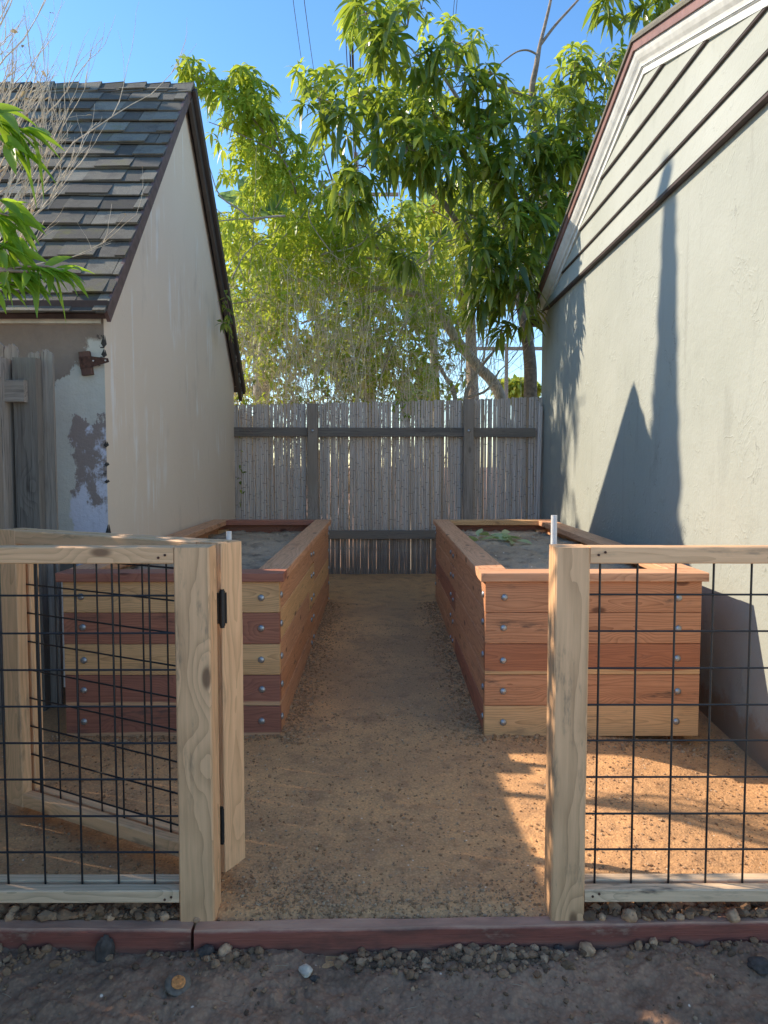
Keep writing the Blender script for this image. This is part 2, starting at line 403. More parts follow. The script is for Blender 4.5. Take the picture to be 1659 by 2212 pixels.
link('gravel', stones_mesh('gravel', P, R, 3), GRAVM, kind='stuff', label='loose brown granite gravel strewn over the compacted path', category='gravel')

# ------------------------------------------------------------------ kerb boards
def kerb_mat():
    b = NB('dusty_stained_board'); o = b.obj(); x, y, z = b.sep(o)[:3]
    g = b.noise(b.map(o, (1.5, 30, 30)), 1, 5, .7); st = b.noise(b.map(o, (3, 9, 9)), 1, 5, .65); d = b.noise(b.map(o, (6, 14, 14)), 1, 5, .7); f = b.noise(b.map(o, (8, 250, 250)), 1, 2)
    c = b.mix(b.rng(g, .3, .7), (.37, .12, .08), (.22, .07, .05))
    c = b.mix(b.rng(st, .5, .66, 0, .75), c, (.10, .055, .042)); c = b.mix(b.rng(d, .60, .72, 0, .7), c, (.40, .27, .19))
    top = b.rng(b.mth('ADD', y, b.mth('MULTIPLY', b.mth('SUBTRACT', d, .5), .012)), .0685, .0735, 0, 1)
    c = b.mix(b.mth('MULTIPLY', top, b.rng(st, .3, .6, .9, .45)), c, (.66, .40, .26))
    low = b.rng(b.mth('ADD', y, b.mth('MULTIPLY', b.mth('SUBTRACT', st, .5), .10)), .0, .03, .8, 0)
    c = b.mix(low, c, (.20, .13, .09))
    return b.done(c, .8, b.bump(b.mth('ADD', f, b.mth('MULTIPLY', st, 1.5)), .6, .003), spec=.25)
KERBM = kerb_mat()
def kerb(ua, ub, va, vb, label, mat, zt):
    a = WZ(ua, va, zt); b = WZ(ub, vb, zt); d = (b-a); c = (a+b)/2
    T = .052; n = Vector((-d.y, d.x, 0)).normalized()
    o = plank('edging_board', c+n*T/2-Z*.075, d, Z, d.length-.003, .15, T, mat, ch=.007, rough=.0035)
    o['label'] = label; o['category'] = 'edging'; return o
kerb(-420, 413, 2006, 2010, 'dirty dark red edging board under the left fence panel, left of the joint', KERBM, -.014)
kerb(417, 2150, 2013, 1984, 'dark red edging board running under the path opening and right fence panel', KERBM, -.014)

# clods and pebbles along the boards
P = []; R = []
n = 900; x = rng.uniform(-1.2, -.56, n); y = 1.995+rng.random(n)*.13; P.append(np.stack([x, y, -.012+rng.random(n)*.012], -1)); R.append(.004+.016*rng.random(n)**2.5)
n = 1000; x = rng.uniform(.58, 1.6, n); y = 1.995+rng.random(n)*.13; P.append(np.stack([x, y, -.012+rng.random(n)*.012], -1)); R.append(.004+.018*rng.random(n)**2.5)
for cx, sx, n in ((.27, .10, 420), (.08, .07, 130), (-.05, .04, 30), (-.42, .05, 90), (-.95, .10, 80), (.42, .06, 60), (.9, .15, 70), (0, .6, 90)):
    x = rng.normal(cx, sx, n); y = kline(x)-.006-np.abs(rng.normal(0, .035, n)); r = .003+.012*rng.random(n)**2.5
    P.append(np.stack([x, y, soil_z(x, y)+r*.4], -1)); R.append(r)
n = 900; x = rng.uniform(-1.1, 1.1, n); y = rng.uniform(1.6, 1.9, n); r = .0015+.007*rng.random(n)**4; P.append(np.stack([x, y, soil_z(x, y)+r*.3], -1)); R.append(r)
link('clods', stones_mesh('clods', np.concatenate(P), np.concatenate(R), 5), CLODM, kind='stuff', label='crumbled clods of earth heaped along the red edging boards', category='earth clods')

def rock(u, v, r, mat, label, zt=None, squash=.75, tall=1., seed=1, z=-.085, group=None, lean=0):
    p = WZ(u, v, z)
    if z < -.05:
        p.y = min(p.y, float(kline(p.x))-r*.75); p.z = float(soil_z(np.array([p.x]), np.array([p.y]))[0])
    bm = bmesh.new(); bmesh.ops.create_icosphere(bm, subdivisions=4, radius=1)
    for q in bm.verts:
        s_ = 1+.28*mnoise.noise(q.co*1.3+Vector((seed*5.1, 0, 0)))+.13*mnoise.noise(q.co*3.5+Vector((0, seed*3., 0)))+.05*mnoise.noise(q.co*9)
        q.co = Vector((q.co.x*s_*r, q.co.y*s_*r*.8, q.co.z*s_*r*squash*tall))
        if lean: q.co.x += lean*q.co.z; f = 1-.45*max(0, q.co.z/(r*squash*tall)); q.co.x *= f; q.co.y *= f
    me = bpy.data.meshes.new('rock'); bm.to_mesh(me); bm.free(); me.polygons.foreach_set('use_smooth', [True]*len(me.polygons))
    o = link('rock', me, mat, None, Matrix.Translation(p+Z*r*squash*tall*.45) @ Matrix.Rotation(seed*1.7, 4, 'Z'), label=label, category='rock')
    if group: o['group'] = group
    return o
rock(237, 2062, .022, ROCKD, 'tall dark wedge of earth leaning on the left red edging board', squash=1, tall=2.0, seed=2, z=-.095)
rock(660, 2100, .021, ROCKW, 'flat pale oval stone lying on dark soil in front of the edging', squash=.5, seed=3)
rock(680, 2110, .012, ROCKD, 'small grey stone beside the flat pale oval stone', squash=.7, seed=4)
rock(1268, 2062, .022, ROCKL, 'largest tan rock lying in front of the right red edging board', squash=.8, seed=5)
rock(1407, 2047, .013, ROCKL, 'small round tan rock sitting alone below the right fence panel', squash=.95, seed=6)
rock(1155, 2060, .013, ROCKL, 'angular tan clod among the pebble pile right of centre', squash=.8, seed=7)
rock(985, 2032, .015, ROCKL, 'tan clod at the left end of the pebble pile by the edging', squash=.9, seed=8)
rock(1100, 2030, .014, ROCKL, 'tan clod on top of the pebble pile by the edging', squash=.8, seed=9)
rock(1225, 2100+140, .014, ROCKW, 'pale stone half buried near the bottom edge of the soil', squash=.6, seed=10)
rock(1640, 2098, .03, ROCKD, 'large dark grey stone at the right end of the soil', squash=.6, seed=11)
rock(490, 2066, .024, ROCKL, 'broken brown clod against the edging right of the board joint', squash=.8, seed=12)
rock(452, 2060, .022, ROCKD, 'black crumbly lump of earth just right of the board joint', squash=.7, seed=13)
rock(1020+180, 2036, .018, ROCKD, 'black lump of soil against the edging beside the right gate post', squash=.7, seed=14)
rock(425, 1990, .009, ROCKL, 'small brown stone on the red board at the foot of the left post', squash=.9, seed=15, z=-.012)
for i, (u, r, t) in enumerate(((1358, .021, 'biggest round clod under the right fence rail'), (1300, .012, 'small clod under the right fence rail next to the post'), (1397, .014, 'narrow upright clod under the right fence rail beside the biggest clod'), (1582, .022, 'wide lumpy clod under the right fence rail near the picture edge'), (1468, .012, 'egg shaped clod under the right fence rail midway'))):
    rock(u, 1984, r, ROCKL, t, squash=.85, seed=20+i, z=-.012)
for i, (u, r, t) in enumerate(((22, .014, 'round clod under the left fence rail at the picture edge'), (355, .015, 'clod under the left fence rail nearest the post'), (240, .012, 'clod under the left fence rail midway'))):
    rock(u, 1984, r, ROCKL, t, squash=.85, seed=30+i, z=-.012)

mb = MB(); rs = random.Random(8)
for k in range(26):
    x = rs.uniform(-.95, .95); y = rs.uniform(1.62, 1.9); a = rs.uniform(0, 3.1); L = rs.uniform(.008, .035); z = float(soil_z(np.array([x]), np.array([y]))[0])+.004
    d = Vector((math.cos(a), math.sin(a), rs.uniform(-.1, .2)))*L; mb.tube([(x, y, z), Vector((x, y, z))+d*.5+Vector((rs.gauss(0, .002), rs.gauss(0, .002), .001)), Vector((x, y, z))+d], .0006, 4)
for k in range(60):
    x = rs.uniform(-.4, 1.3); y = rs.uniform(2.1, 5.5); a = rs.uniform(0, 3.1); L = rs.uniform(.01, .04); z = float(path_z(np.array([x]), np.array([y]))[0])+.003
    d = Vector((math.cos(a), math.sin(a), .02))*L; mb.tube([(x, y, z), Vector((x, y, z))+d*.5, Vector((x, y, z))+d], .001, 4)
build(mb, 'dry_straw', plain('dry_straw', (.42, .33, .22), .8), None, (0, 0, 0), kind='stuff', label='bits of dry straw scattered over the soil and path', category='straw')
# sprinkler head
def sprinkler():
    p = WZ(381, 2118, -.075); t = thing('sprinkler_head', p-Z*.03, 'round black sprinkler head with worn orange centre poking from dark soil', 'sprinkler')
    t.matrix_basis = t.matrix_basis @ Matrix.Rotation(math.radians(14), 4, 'Y') @ Matrix.Rotation(math.radians(18), 4, 'X')
    def lathe(prof, nm, mat, n=28):
        mb = MB(); vs = [(r*math.cos(2*math.pi*k/n), r*math.sin(2*math.pi*k/n), z) for r, z in prof for k in range(n)]
        fs = [(i*n+k, i*n+(k+1) % n, (i+1)*n+(k+1) % n, (i+1)*n+k) for i in range(len(prof)-1) for k in range(n)]
        mb.add(vs, fs, True); mb.add([(prof[-1][0]*math.cos(2*math.pi*k/n), prof[-1][0]*math.sin(2*math.pi*k/n), prof[-1][1]) for k in range(n)], [tuple(range(n))])
        return link(nm, mb.mesh(nm), mat, t, t.matrix_basis.copy())
    lathe([(.022, -.03), (.022, .022), (.023, .026)], 'body', BLACKM)
    lathe([(.024, .027), (.033, .028), (.034, .031), (.032, .034), (.02, .0355)], 'rim', plain('dusty_black_plastic', (.17, .12, .08), .6, 0, .4, 60))
    lathe([(.018, .0357), (.018, .038), (.0165, .039), (.013, .0375), (.008, .0375), (.006, .040)], 'cap', plain('orange_rust_cap', (.70, .26, .07), .7, 0, .5, 90, .6))
    mb = MB()
    for k in range(10):
        a = 2*math.pi*k/10; M = Matrix.Rotation(a, 4, 'Z'); mb.box((.0215, -.002, -.02), (.028, .002, .026), M)
    link('rib', mb.mesh('rib'), BLACKM, t, t.matrix_basis.copy())
sprinkler()

# ------------------------------------------------------------------ front fence panels
WR = .0031
def post4(parent, u0, u1, D, top_v, name='post', mat=POSTM):
    a = W(u0, 1985, D); b = W(u1, 1985, D); t = W(u0, top_v, D).z; base = float(gh(0, 2))-.10
    wv = b.x-a.x; c = Vector(((a.x+b.x)/2, D+.0445, (t+base)/2))
    return plank(name, c, Z, X, t-base, wv, .089, mat, parent, ch=.004), a.x, b.x, t
def wire_mesh(parent, M, xs, zs, x0, x1, z0, z1):
    """welded grid in the local XZ plane of M"""
    mb = MB(); s = .0032
    for x in xs: mb.tube([M @ Vector((x, s, z0)), M @ Vector((x+random.uniform(-.001, .001), s, (z0+z1)/2)), M @ Vector((x, s, z1))], WR, 6)
    for z in zs: mb.tube([M @ Vector((x0, -s, z)), M @ Vector(((x0+x1)/2, -s, z+random.uniform(-.001, .001))), M @ Vector((x1, -s, z))], WR, 6)
    return build(mb, 'wire_mesh', WIRE, parent)
def panel(side):
    D = 1.985
    if side < 0:
        px0, px1 = 388, 463; t = thing('wire_fence_panel', (-1.0, D, 0), 'wooden fence panel with black wire grid left of the path opening', 'fence', 'low fence panels of timber and black wire grid')
    else:
        px0, px1 = 1190, 1262; t = thing('wire_fence_panel', (1.0, D, 0), 'wooden fence panel with black wire grid right of the path opening', 'fence', 'low fence panels of timber and black wire grid')
    po, ax, bx, top = post4(t, px0, px1, D, 1183)
    if side < 0: xa, xb = -2.1, ax-.001
    else: xa, xb = bx+.001, 2.1
    c = (xa+xb)/2; L = xb-xa
    z_top = W(100, 1182, D).z
    th_ = .046
    plank('top_rail', (c, D+.019+.003, z_top-th_/2), X, Z, L, th_, .038, RAIL, t)
    plank('top_rail', (c, D+.071, z_top-th_/2-.002), X, Z, L, th_-.004, .036, RAIL, t)
    zb = W(100, 1925, D).z
    plank('bottom_rail', (c, D+.020, zb-.019), X, Z, L, .036, .036, LOWRAIL, t)
    plank('bottom_rail', (c, D+.0715, zb-.019), X, Z, L, .036, .034, LOWRAIL, t)
    Dm = D+.046; g = -1 if side < 0 else 1
    us = (6, 87, 168, 248, 327) if side < 0 else (1291, 1371, 1453, 1534, 1615)
    xs = [W(u, 1560, Dm).x for u in us]; st = abs(xs[1]-xs[0])
    ext = [xs[0]-st*k for k in range(1, 9)] if side < 0 else [xs[-1]+st*k for k in range(1, 8)]
    zs = [W(800, v, Dm).z for v in ((1286, 1367, 1446, 1525, 1604, 1682, 1761, 1839) if side < 0 else (1284, 1363, 1443, 1522, 1599, 1678, 1757, 1834))]
    zs += [zs[0]+.1025]
    wire_mesh(t, Matrix.Translation((0, Dm, 0)), [x for x in xs+ext if xa < x < xb], zs, xa, xb, zb-.03, z_top-.02)
    for k, zz in ((0, z_top-.022), (0, zb-.019)):
        xs_ = (xa+.022) if side > 0 else (xb-.022)
        for dx in (0, .018 if side > 0 else -.018):
            m_ = MB(); m_.tube([(xs_+dx, D+.0035, zz+dx*.4), (xs_+dx, D+.0005, zz+dx*.4)], .0035, 10); build(m_, 'screw', RUST, t)
    # far supports beyond the picture keep the panel standing
    plank('post', ((-2.14 if side < 0 else 2.145), D+.0445, .46), Z, X, 1.12, .085, .089, POSTM, t)
    return t, bx if side < 0 else ax
_, LPX = panel(-1); panel(1)

# ------------------------------------------------------------------ open gate
def gate():
    hz = Vector((W(501, 1500, 2.17).x, 2.16, 0)); far = Vector((W(34, 1500, 2.62).x, 2.62, 0))
    d = (far-hz); L = d.length; d.normalize(); nrm = Vector((d.y, -d.x, 0))    # faces the camera side
    if nrm.y > 0: nrm = -nrm
    t = thing('gate', hz, 'open wooden gate with black wire grid, swung back behind the left fence panel', 'gate')
    zb = .052; zt = W(500, 1170, 2.16).z
    P = lambda s, o, z: hz+d*s+nrm*o+Z*z
    fw = .085
    # two layers of timber with the wire between; nrm>0 is the camera side
    for off, nm in ((.026, 'front'), (-.026, 'back')):
        th = .040
        plank('stile', P(fw/2, off, (zb+zt)/2), Z, d, zt-zb, fw, th, RAIL, t)
        plank('stile', P(L-fw/2, off, (zb+zt)/2), Z, d, zt-zb, fw, th, RAIL, t)
        plank('rail', P(L/2, off, zt-.024), d, Z, L-2*fw-.002, .047, th-.001, RAIL, t)
        plank('rail', P(L/2, off, zb+.024), d, Z, L-2*fw-.002, .047, th-.001, RAIL, t)
    st = plank('stile', P(-.0045, 0, (zb+zt)/2), Z, nrm, zt-zb-.004, .094, .008, RAIL, t)
    M = Matrix((d, nrm.cross(d)*0-nrm, Z)).transposed().to_4x4(); M.translation = hz
    xs = [fw+.065+.1025*k for k in range(9) if fw+.065+.1025*k < L-fw]; zs = [zb+.075+.1015*k for k in range(9)]
    wire_mesh(t, M, xs, zs, fw-.01, L-fw+.01, zb+.03, zt-.03)
    for v in (1314, 1782):
        p = W(480, v, 2.12); h = .102
        hg = MB(); hg.tube([p-Z*h/2, p+Z*h/2], .0085, 12); hg.tube([p-Z*(h/2+.006), p-Z*h/2], .0065, 12); hg.tube([p+Z*h/2, p+Z*(h/2+.005)], .0065, 12)
        for k in (-1, 1): hg.tube([p+Z*k*.02-Z*.0006, p+Z*k*.02+Z*.0006], .0092, 12)
        hg.box((p.x-.030, p.y-.002, p.z-h/2+.006), (p.x, p.y+.002, p.z+h/2-.006))
        hg.box((p.x, p.y+.003, p.z-h/2+.006), (p.x+.012, p.y+.008, p.z+h/2-.006))
        build(hg, 'hinge', BLACKM, t)
gate()

def pipe(u, v, D, label):
    p = W(u, v, D); g = float(gh(p.x, D)); mb = MB(); n = 16; r = .0096
    prof = [(r, g-p.z), (r, 0), (r*.78, 0), (r*.78, -.06)]
    vs = [(a*math.cos(2*math.pi*k/n), a*math.sin(2*math.pi*k/n), z) for a, z in prof for k in range(n)]
    mb.add(vs, [(i*n+k, i*n+(k+1) % n, (i+1)*n+(k+1) % n, (i+1)*n+k) for i in range(3) for k in range(n)], False)
    me = mb.mesh('pipe'); me.transform(Matrix.Translation(Vector((0, 0, p.z-g))))
    link('plastic_pipe', me, PVC, None, Matrix.Translation((p.x, D, g)), label=label, category='pipe', group='white pipes standing behind the front posts')
pipe(494.5, 1148, 2.62, 'white plastic pipe end showing above the open gate')
pipe(1197, 1113, 2.3, 'taller white plastic pipe standing up behind the right gate post')

# ------------------------------------------------------------------ raised beds
def bolt_mesh():
    mb = MB(); n = 14; prof = [(.0155, 0), (.0155, .002), (.0145, .0045), (.011, .0075), (.006, .0092), (.0005, .0098)]
    mb.add([(r*math.cos(2*math.pi*k/n), r*math.sin(2*math.pi*k/n), z) for r, z in prof for k in range(n)],
           [(i*n+k, i*n+(k+1) % n, (i+1)*n+(k+1) % n, (i+1)*n+k) for i in range(len(prof)-1) for k in range(n)], True)
    me = mb.mesh('bolt'); me.materials.append(STEEL); return me
BOLT = bolt_mesh()
def bolt(c, nrm, parent):
    return link('bolt', BLOCK if False else BOLT, None, parent, Matrix.Translation(c) @ Vector(nrm).to_track_quat('Z', 'Y').to_matrix().to_4x4())
Y0, Y1 = 3.30, 6.38; BH = .1425; BT = .042; BZ = .022; TOPZ = BZ+5*BH; CT = .040
def bed(x0, x1, inner, label, front, side, caps, bolts, bz):
    """x0<x1 box faces, inner = the side by the path"""
    t = thing('raised_bed', ((x0+x1)/2, Y0, BZ), label, 'raised bed', 'redwood raised garden beds either side of the path')
    for i in range(5):
        z = bz+(4-i)*BH+BH/2
        plank('plank', ((x0+x1)/2, Y0+BT/2, z), X, Z, x1-x0-.001, BH-.0022, BT, front[i], t, ch=.002)
        zb = z+.02
        plank('plank', ((x0+x1)/2, Y1-BT/2, zb), X, Z, x1-x0-.001, BH-.0022, BT, RED_D, t, ch=.002)
        for xx, inn in ((x0+BT/2, inner < 0), (x1-BT/2, inner > 0)):
            ya, yb = Y0+BT+.0005, Y1-BT-.0005
            if inn:
                J = ya+(yb-ya)*(.50+.12*((i % 2)-.5))
                for a, b_, k in ((ya, J-.0015, 0), (J+.0015, yb, 1)):
                    dz = .02*((a+b_)/2-Y0)/(Y1-Y0)
                    plank('plank', (xx, (a+b_)/2, z+dz), Y, Z, b_-a, BH-.003, BT, side[i][k], t, ch=.003, tags={'grain': i})
            else:
                plank('plank', (xx, (ya+yb)/2, z+.01), Y, Z, yb-ya, BH-.002, BT, RED_P, t)
    # inner corner posts and middle studs
    for xx in (x0+BT+.045, x1-BT-.045):
        for yy in (Y0+BT+.046, (Y0+Y1)/2, Y1-BT-.046):
            plank('corner_post', (xx, yy, bz+2.5*BH-.01), Z, X, 5*BH-.022, .088, .088, RED_Y, t)
    # caps: mitred at the far corners, butted in front
    oh = .022; cw = .135; zc = bz+5*BH+CT/2+.001
    X0, X1, A, B = x0-oh, x1+oh, Y0-oh, Y1+oh*.4; up = .018
    tilt = Vector((0, Y1-Y0, up))
    fc = plank('cap_board', ((X0+X1)/2, A+cw/2, zc), X, Y, X1-X0, cw, CT, caps[0], t, ch=.003)
    plank('cap_board', ((X0+X1)/2, B-cw/2, zc+up), X, Y, X1-X0-2*cw-.002, cw, CT, caps[1], t, ch=.003)
    for xx, k in ((X0+cw/2, 2), (X1-cw/2, 3)):
        plank('cap_board', (xx, (A+cw+B)/2+.0005, zc+up/2+.0005), tilt, X, B-A-cw-.002, cw, CT, caps[k], t, ch=.003)
    for u in bolts:
        for i in range(5):
            p = W(u+random.uniform(-2, 2), 1500, Y0)
            bolt((p.x, Y0-.0005, bz+(4-i)*BH+BH/2+random.uniform(-.006, .006)), (0, -1, 0), t)
    xf = x1+.0005 if inner > 0 else x0-.0005
    for yy in (Y0+.055, (Y0+Y1)/2-.06, (Y0+Y1)/2+.10, Y1-.06):
        for i in range(5):
            bolt((xf, yy+random.uniform(-.01, .01), bz+(4-i)*BH+BH/2+.01+random.uniform(-.008, .008)), (1 if inner > 0 else -1, 0, 0), t)
    return t
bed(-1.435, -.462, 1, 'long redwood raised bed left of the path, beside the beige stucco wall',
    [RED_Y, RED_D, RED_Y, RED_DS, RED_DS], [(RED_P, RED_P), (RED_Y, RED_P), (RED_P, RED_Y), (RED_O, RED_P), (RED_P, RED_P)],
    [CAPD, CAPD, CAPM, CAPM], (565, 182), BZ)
bed(.466, 1.442, -1, 'long redwood raised bed right of the path, beside the grey stucco wall',
    [RED_O, RED_O, RED_S, RED_O, RED_Y], [(RED_P, RED_P), (RED_P, RED_P), (RED_P, RED_D), (RED_P, RED_P), (RED_D, RED_P)],
    [CAPM, RED_Y, CAPM, CAPM], (1088, 1463), BZ)

def bed_soil(x0, x1, label, seed, zt):
    xs = np.arange(x0+.03, x1-.03, .011); ys = np.concatenate([np.arange(Y0+.03, Y1-.03, .011)])
    def zf(x, y):
        c = fbm(x, y, 5, 4, seed, .55); cr = 1-np.abs(fbm(x+.3*fbm(x, y, 3, 2, seed+3), y, 6.5, 3, seed+7))*2.2
        z = zt+.022*c+.010*fbm(x, y, 22, 4, seed+2, .6)-.022*np.clip(cr-.62, 0, 1)*2.2
        z = z+.02*np.clip(fbm(x, y, 3, 2, seed+9)-.1, 0, 1)*fbm(x, y, 30, 3, seed+5)*1.6
        return np.floor(z/.006)*.006*.4+z*.6
    V, F = sheet(xs, ys, zf)
    link('planting_soil', npmesh('soil', V, F), BEDSOIL, kind='stuff', label=label, category='soil')
bed_soil(-1.435, -.462, 'grey crusted soil filling the left raised bed', 40, TOPZ-.04)
bed_soil(.466, 1.442, 'grey crusted soil filling the right raised bed', 60, TOPZ-.03)

# ------------------------------------------------------------------ bamboo fence
FD = 7.6
def cane_mat():
    b = NB('grey_bamboo_cane'); o = b.obj(); r = b.n('NewGeometry').outputs['Random Per Island']
    c = b.ramp(r, [(0, (.52, .44, .37)), (.3, (.60, .52, .45)), (.6, (.68, .60, .53)), (.85, (.56, .48, .41)), (.93, (.44, .31, .20)), (1, (.64, .56, .49))])
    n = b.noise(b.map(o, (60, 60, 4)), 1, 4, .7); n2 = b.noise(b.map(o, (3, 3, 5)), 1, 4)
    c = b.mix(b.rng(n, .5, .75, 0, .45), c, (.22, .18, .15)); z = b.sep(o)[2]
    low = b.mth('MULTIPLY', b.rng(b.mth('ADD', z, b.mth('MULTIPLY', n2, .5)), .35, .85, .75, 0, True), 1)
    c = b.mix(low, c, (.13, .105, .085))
    return b.done(c, .6, b.bump(n, .3, .004))
CANE = cane_mat()
NODE = plain('dark_cane_node', (.30, .25, .21), .8)
def bamboo():
    base = .13
    t = thing('bamboo_fence', (0, FD, base), 'grey bamboo cane screen fence closing the far end between the two houses', 'fence')
    xw0, xw1 = -1.55, 1.66
    ra = W(676, 934, FD).x; rb = W(1011, 934, FD).x; hz = W(800, 934, FD).z; lz = W(800, 1155, FD).z
    bays = [(xw0, ra), (ra, rb), (rb, xw1)]
    for a, b_ in bays:
        mb = MB(); x = a+.004; nodes = []
        while x < b_-.004:
            r = random.uniform(.0095, .0125); x += r*.93
            u = x/FD*1597+825
            tv = np.interp(u, [515, 830, 1080, 1165], [875, 868, 861, 857])+random.uniform(-1.6, 1.6)
            zt = W(800, tv, FD).z; z = base-.06; lean = random.gauss(0, .004); yo = FD+random.uniform(-.005, .006); ph = random.uniform(0, 6)
            zs_ = [z]; q = z+random.uniform(.05, .28)
            while q < zt-.03: zs_.append(q); q += random.uniform(.17, .30)
            px_ = lambda z_: x+lean*(z_-base)/1.7+.0025*math.sin((z_-base)*3+ph)
            pts = []; rad = []
            for m_, q in enumerate(zs_):
                if m_: pts.append((px_(q-.02), yo, q-.02)); rad.append(r*.97)
                pts.append((px_(q), yo, q)); rad.append(r)
                if m_:
                    k0 = len(mb.f); mb.tube([(px_(q-.004), yo, q-.004), (px_(q), yo, q), (px_(q+.004), yo, q+.004)], [r*1.01, r*1.14, r*1.01], 7, False); nodes += range(k0, len(mb.f))
                pts.append((px_(q+.02), yo, q+.02)); rad.append(r*.96)
            pts.append((px_(zt), yo, zt)); rad.append(r*.92)
            mb.tube(pts, rad, 8)
            x += r*(.90 if random.random() < .965 else random.uniform(1.05, 1.4))
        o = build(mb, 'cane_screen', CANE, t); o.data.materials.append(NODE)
        for k in nodes: o.data.polygons[k].material_index = 1
    for u0, u1, top in ((666, 687, 872), (1001, 1022, 862)):
        a = W(u0, 1100, FD-.1).x; b_ = W(u1, 1100, FD-.1).x; zt = W(800, top, FD-.1).z
        plank('post', ((a+b_)/2, FD-.07, (zt+base-.1)/2), Z, X, zt-base+.1, b_-a, .09, OLD, t, rough=.003)
        bo = bolt(((a+b_)/2, FD-.1165, hz+.01), (0, -1, 0), t)
    for a, b_ in ((xw0, ra-.052), (ra+.052, rb-.052), (rb+.052, 1.56)):
        for z, h in ((hz, .092), (lz, .088)):
            plank('rail', ((a+b_)/2, FD-.045, z+random.uniform(-.005, .005)), X, Z, b_-a, h, .04, OLDER, t, rough=.002)
    plank('end_post', (1.635, FD-.05, .95), Z, X, 1.72, .05, .05, OLD, t)
    mb = MB(); mb.tube([(1.555, FD-.07, .1), (1.585, FD-.07, 1.0), (1.60, FD-.07, 1.9)], .014, 8); mb.tube([(1.60, FD-.09, .1), (1.60, FD-.09, 1.0), (1.615, FD-.09, 1.86)], .012, 8)
    build(mb, 'loose_cane', CANE, t)
bamboo()

# ------------------------------------------------------------------ grey house on the right
def stucco(name, a, b_, scale=1., streak=None, bs=.5, crack=True):
    b = NB(name); o = b.obj(); big = b.noise(o, 1.1*scale, 4); mid = b.noise(o, 6*scale, 5, .6); fine = b.noise(o, 60*scale, 4, .6)
    c = b.mix(b.rng(big, .3, .7), a, b_)
    sm = b.noise(b.map(o, (3, 3, 1.2), (3, 1, 7)), 1.5, 5, .65)
    c = b.mix(b.rng(sm, .58, .75, 0, .35), c, tuple(q*.6 for q in a))
    tro = b.noise(b.map(o, (1, 1, .8)), 7*scale, 3, .5, 1.5)
    ridge = b.rng(b.mth('ABSOLUTE', b.mth('SUBTRACT', tro, .5)), 0, .05, 1, 0, True)
    gate_ = b.rng(b.noise(o, 3.1*scale, 2), .5, .6, 0, 1, True)
    ridge = b.mth('MULTIPLY', ridge, gate_)
    if crack:
        cm = b.rng(b.mth('ABSOLUTE', b.mth('SUBTRACT', tro, .5)), 0, .012, 1, 0)
        g2 = b.rng(b.noise(b.map(o, (1, 1, .6), (5, 9, 2)), 4.3*scale, 2), .60, .66, 0, 1, True)
        c = b.mix(b.mth('MULTIPLY', b.mth('MULTIPLY', cm, g2), .55), c, tuple(q*.35 for q in a))
    if name == 'sage_stucco':
        zz = b.sep(o)[2]; sp = b.noise(o, 11, 5, .75)
        c = b.mix(b.rng(b.mth('SUBTRACT', zz, b.mth('MULTIPLY', sp, .34)), -.10, .02, .75, 0, True), c, (.26, .17, .10))
        dr = b.noise(b.map(o, (7, 7, .55)), 1, 5, .7); c = b.mix(b.mth('MULTIPLY', b.rng(dr, .55, .72, 0, 1, True), .22), c, (.17, .17, .15))
    if streak:
        st = b.noise(b.map(o, (9, 9, 1.1)), 1, 5, .7); st2 = b.noise(o, 1.4, 3)
        zz = b.sep(o)[2]
        c = b.mix(b.mth('MULTIPLY', b.mth('MULTIPLY', b.rng(st, .52, .66, 0, 1, True), b.rng(st2, .44, .56, 0, 1, True)), .8), c, streak)
    h = b.mth('ADD', b.mth('MULTIPLY', ridge, .28), b.mth('ADD', b.mth('MULTIPLY', mid, 1.3), b.mth('MULTIPLY', fine, .35)))
    return b.done(c, .85, b.bump(h, bs, .012), spec=.3)
SAGE = stucco('sage_stucco', (.325, .34, .295), (.365, .38, .335))
SIDING = stucco('sage_siding', (.335, .35, .305), (.38, .395, .35), 1.3, bs=.3)
WHITE = plain('chipped_white_paint', (.66, .66, .62), .5, 0, .12, 14, .25)
FASC = plain('dull_red_fascia', (.22, .115, .10), .6, 0, .2, 14)
DARKB = plain('dark_brown_paint_lap_shade', (.055, .035, .032), .6, 0, .4, 12)
def shingle_mat(name, cols, moss=(.16, .15, .05)):
    b = NB(name); o = b.obj(); r = b.n('NewGeometry').outputs['Random Per Island']
    c = b.ramp(r, [(i/(len(cols)-1), q) for i, q in enumerate(cols)])
    gr = b.noise(o, 180, 3, .8); st = b.noise(o, 7, 5, .7); pat = b.noise(o, 1.3, 3)
    c = b.mix(b.rng(gr, .35, .65, 0, .55), c, (.05, .048, .048)); c = b.mix(b.rng(st, .5, .7, 0, .6), c, (.07, .066, .062))
    c = b.mix(b.mth('MULTIPLY', b.rng(st, .3, .45, 1, 0), b.rng(pat, .45, .6, 0, .6)), c, moss)
    return b.done(c, .95, b.bump(b.mth('ADD', gr, b.mth('MULTIPLY', st, .5)), .6, .005), spec=.2)
SHING = shingle_mat('asphalt_shingle', [(.16, .148, .12), (.27, .255, .205), (.11, .10, .085), (.33, .31, .25), (.14, .13, .11), (.22, .205, .165), (.085, .08, .07)], (.17, .17, .05))

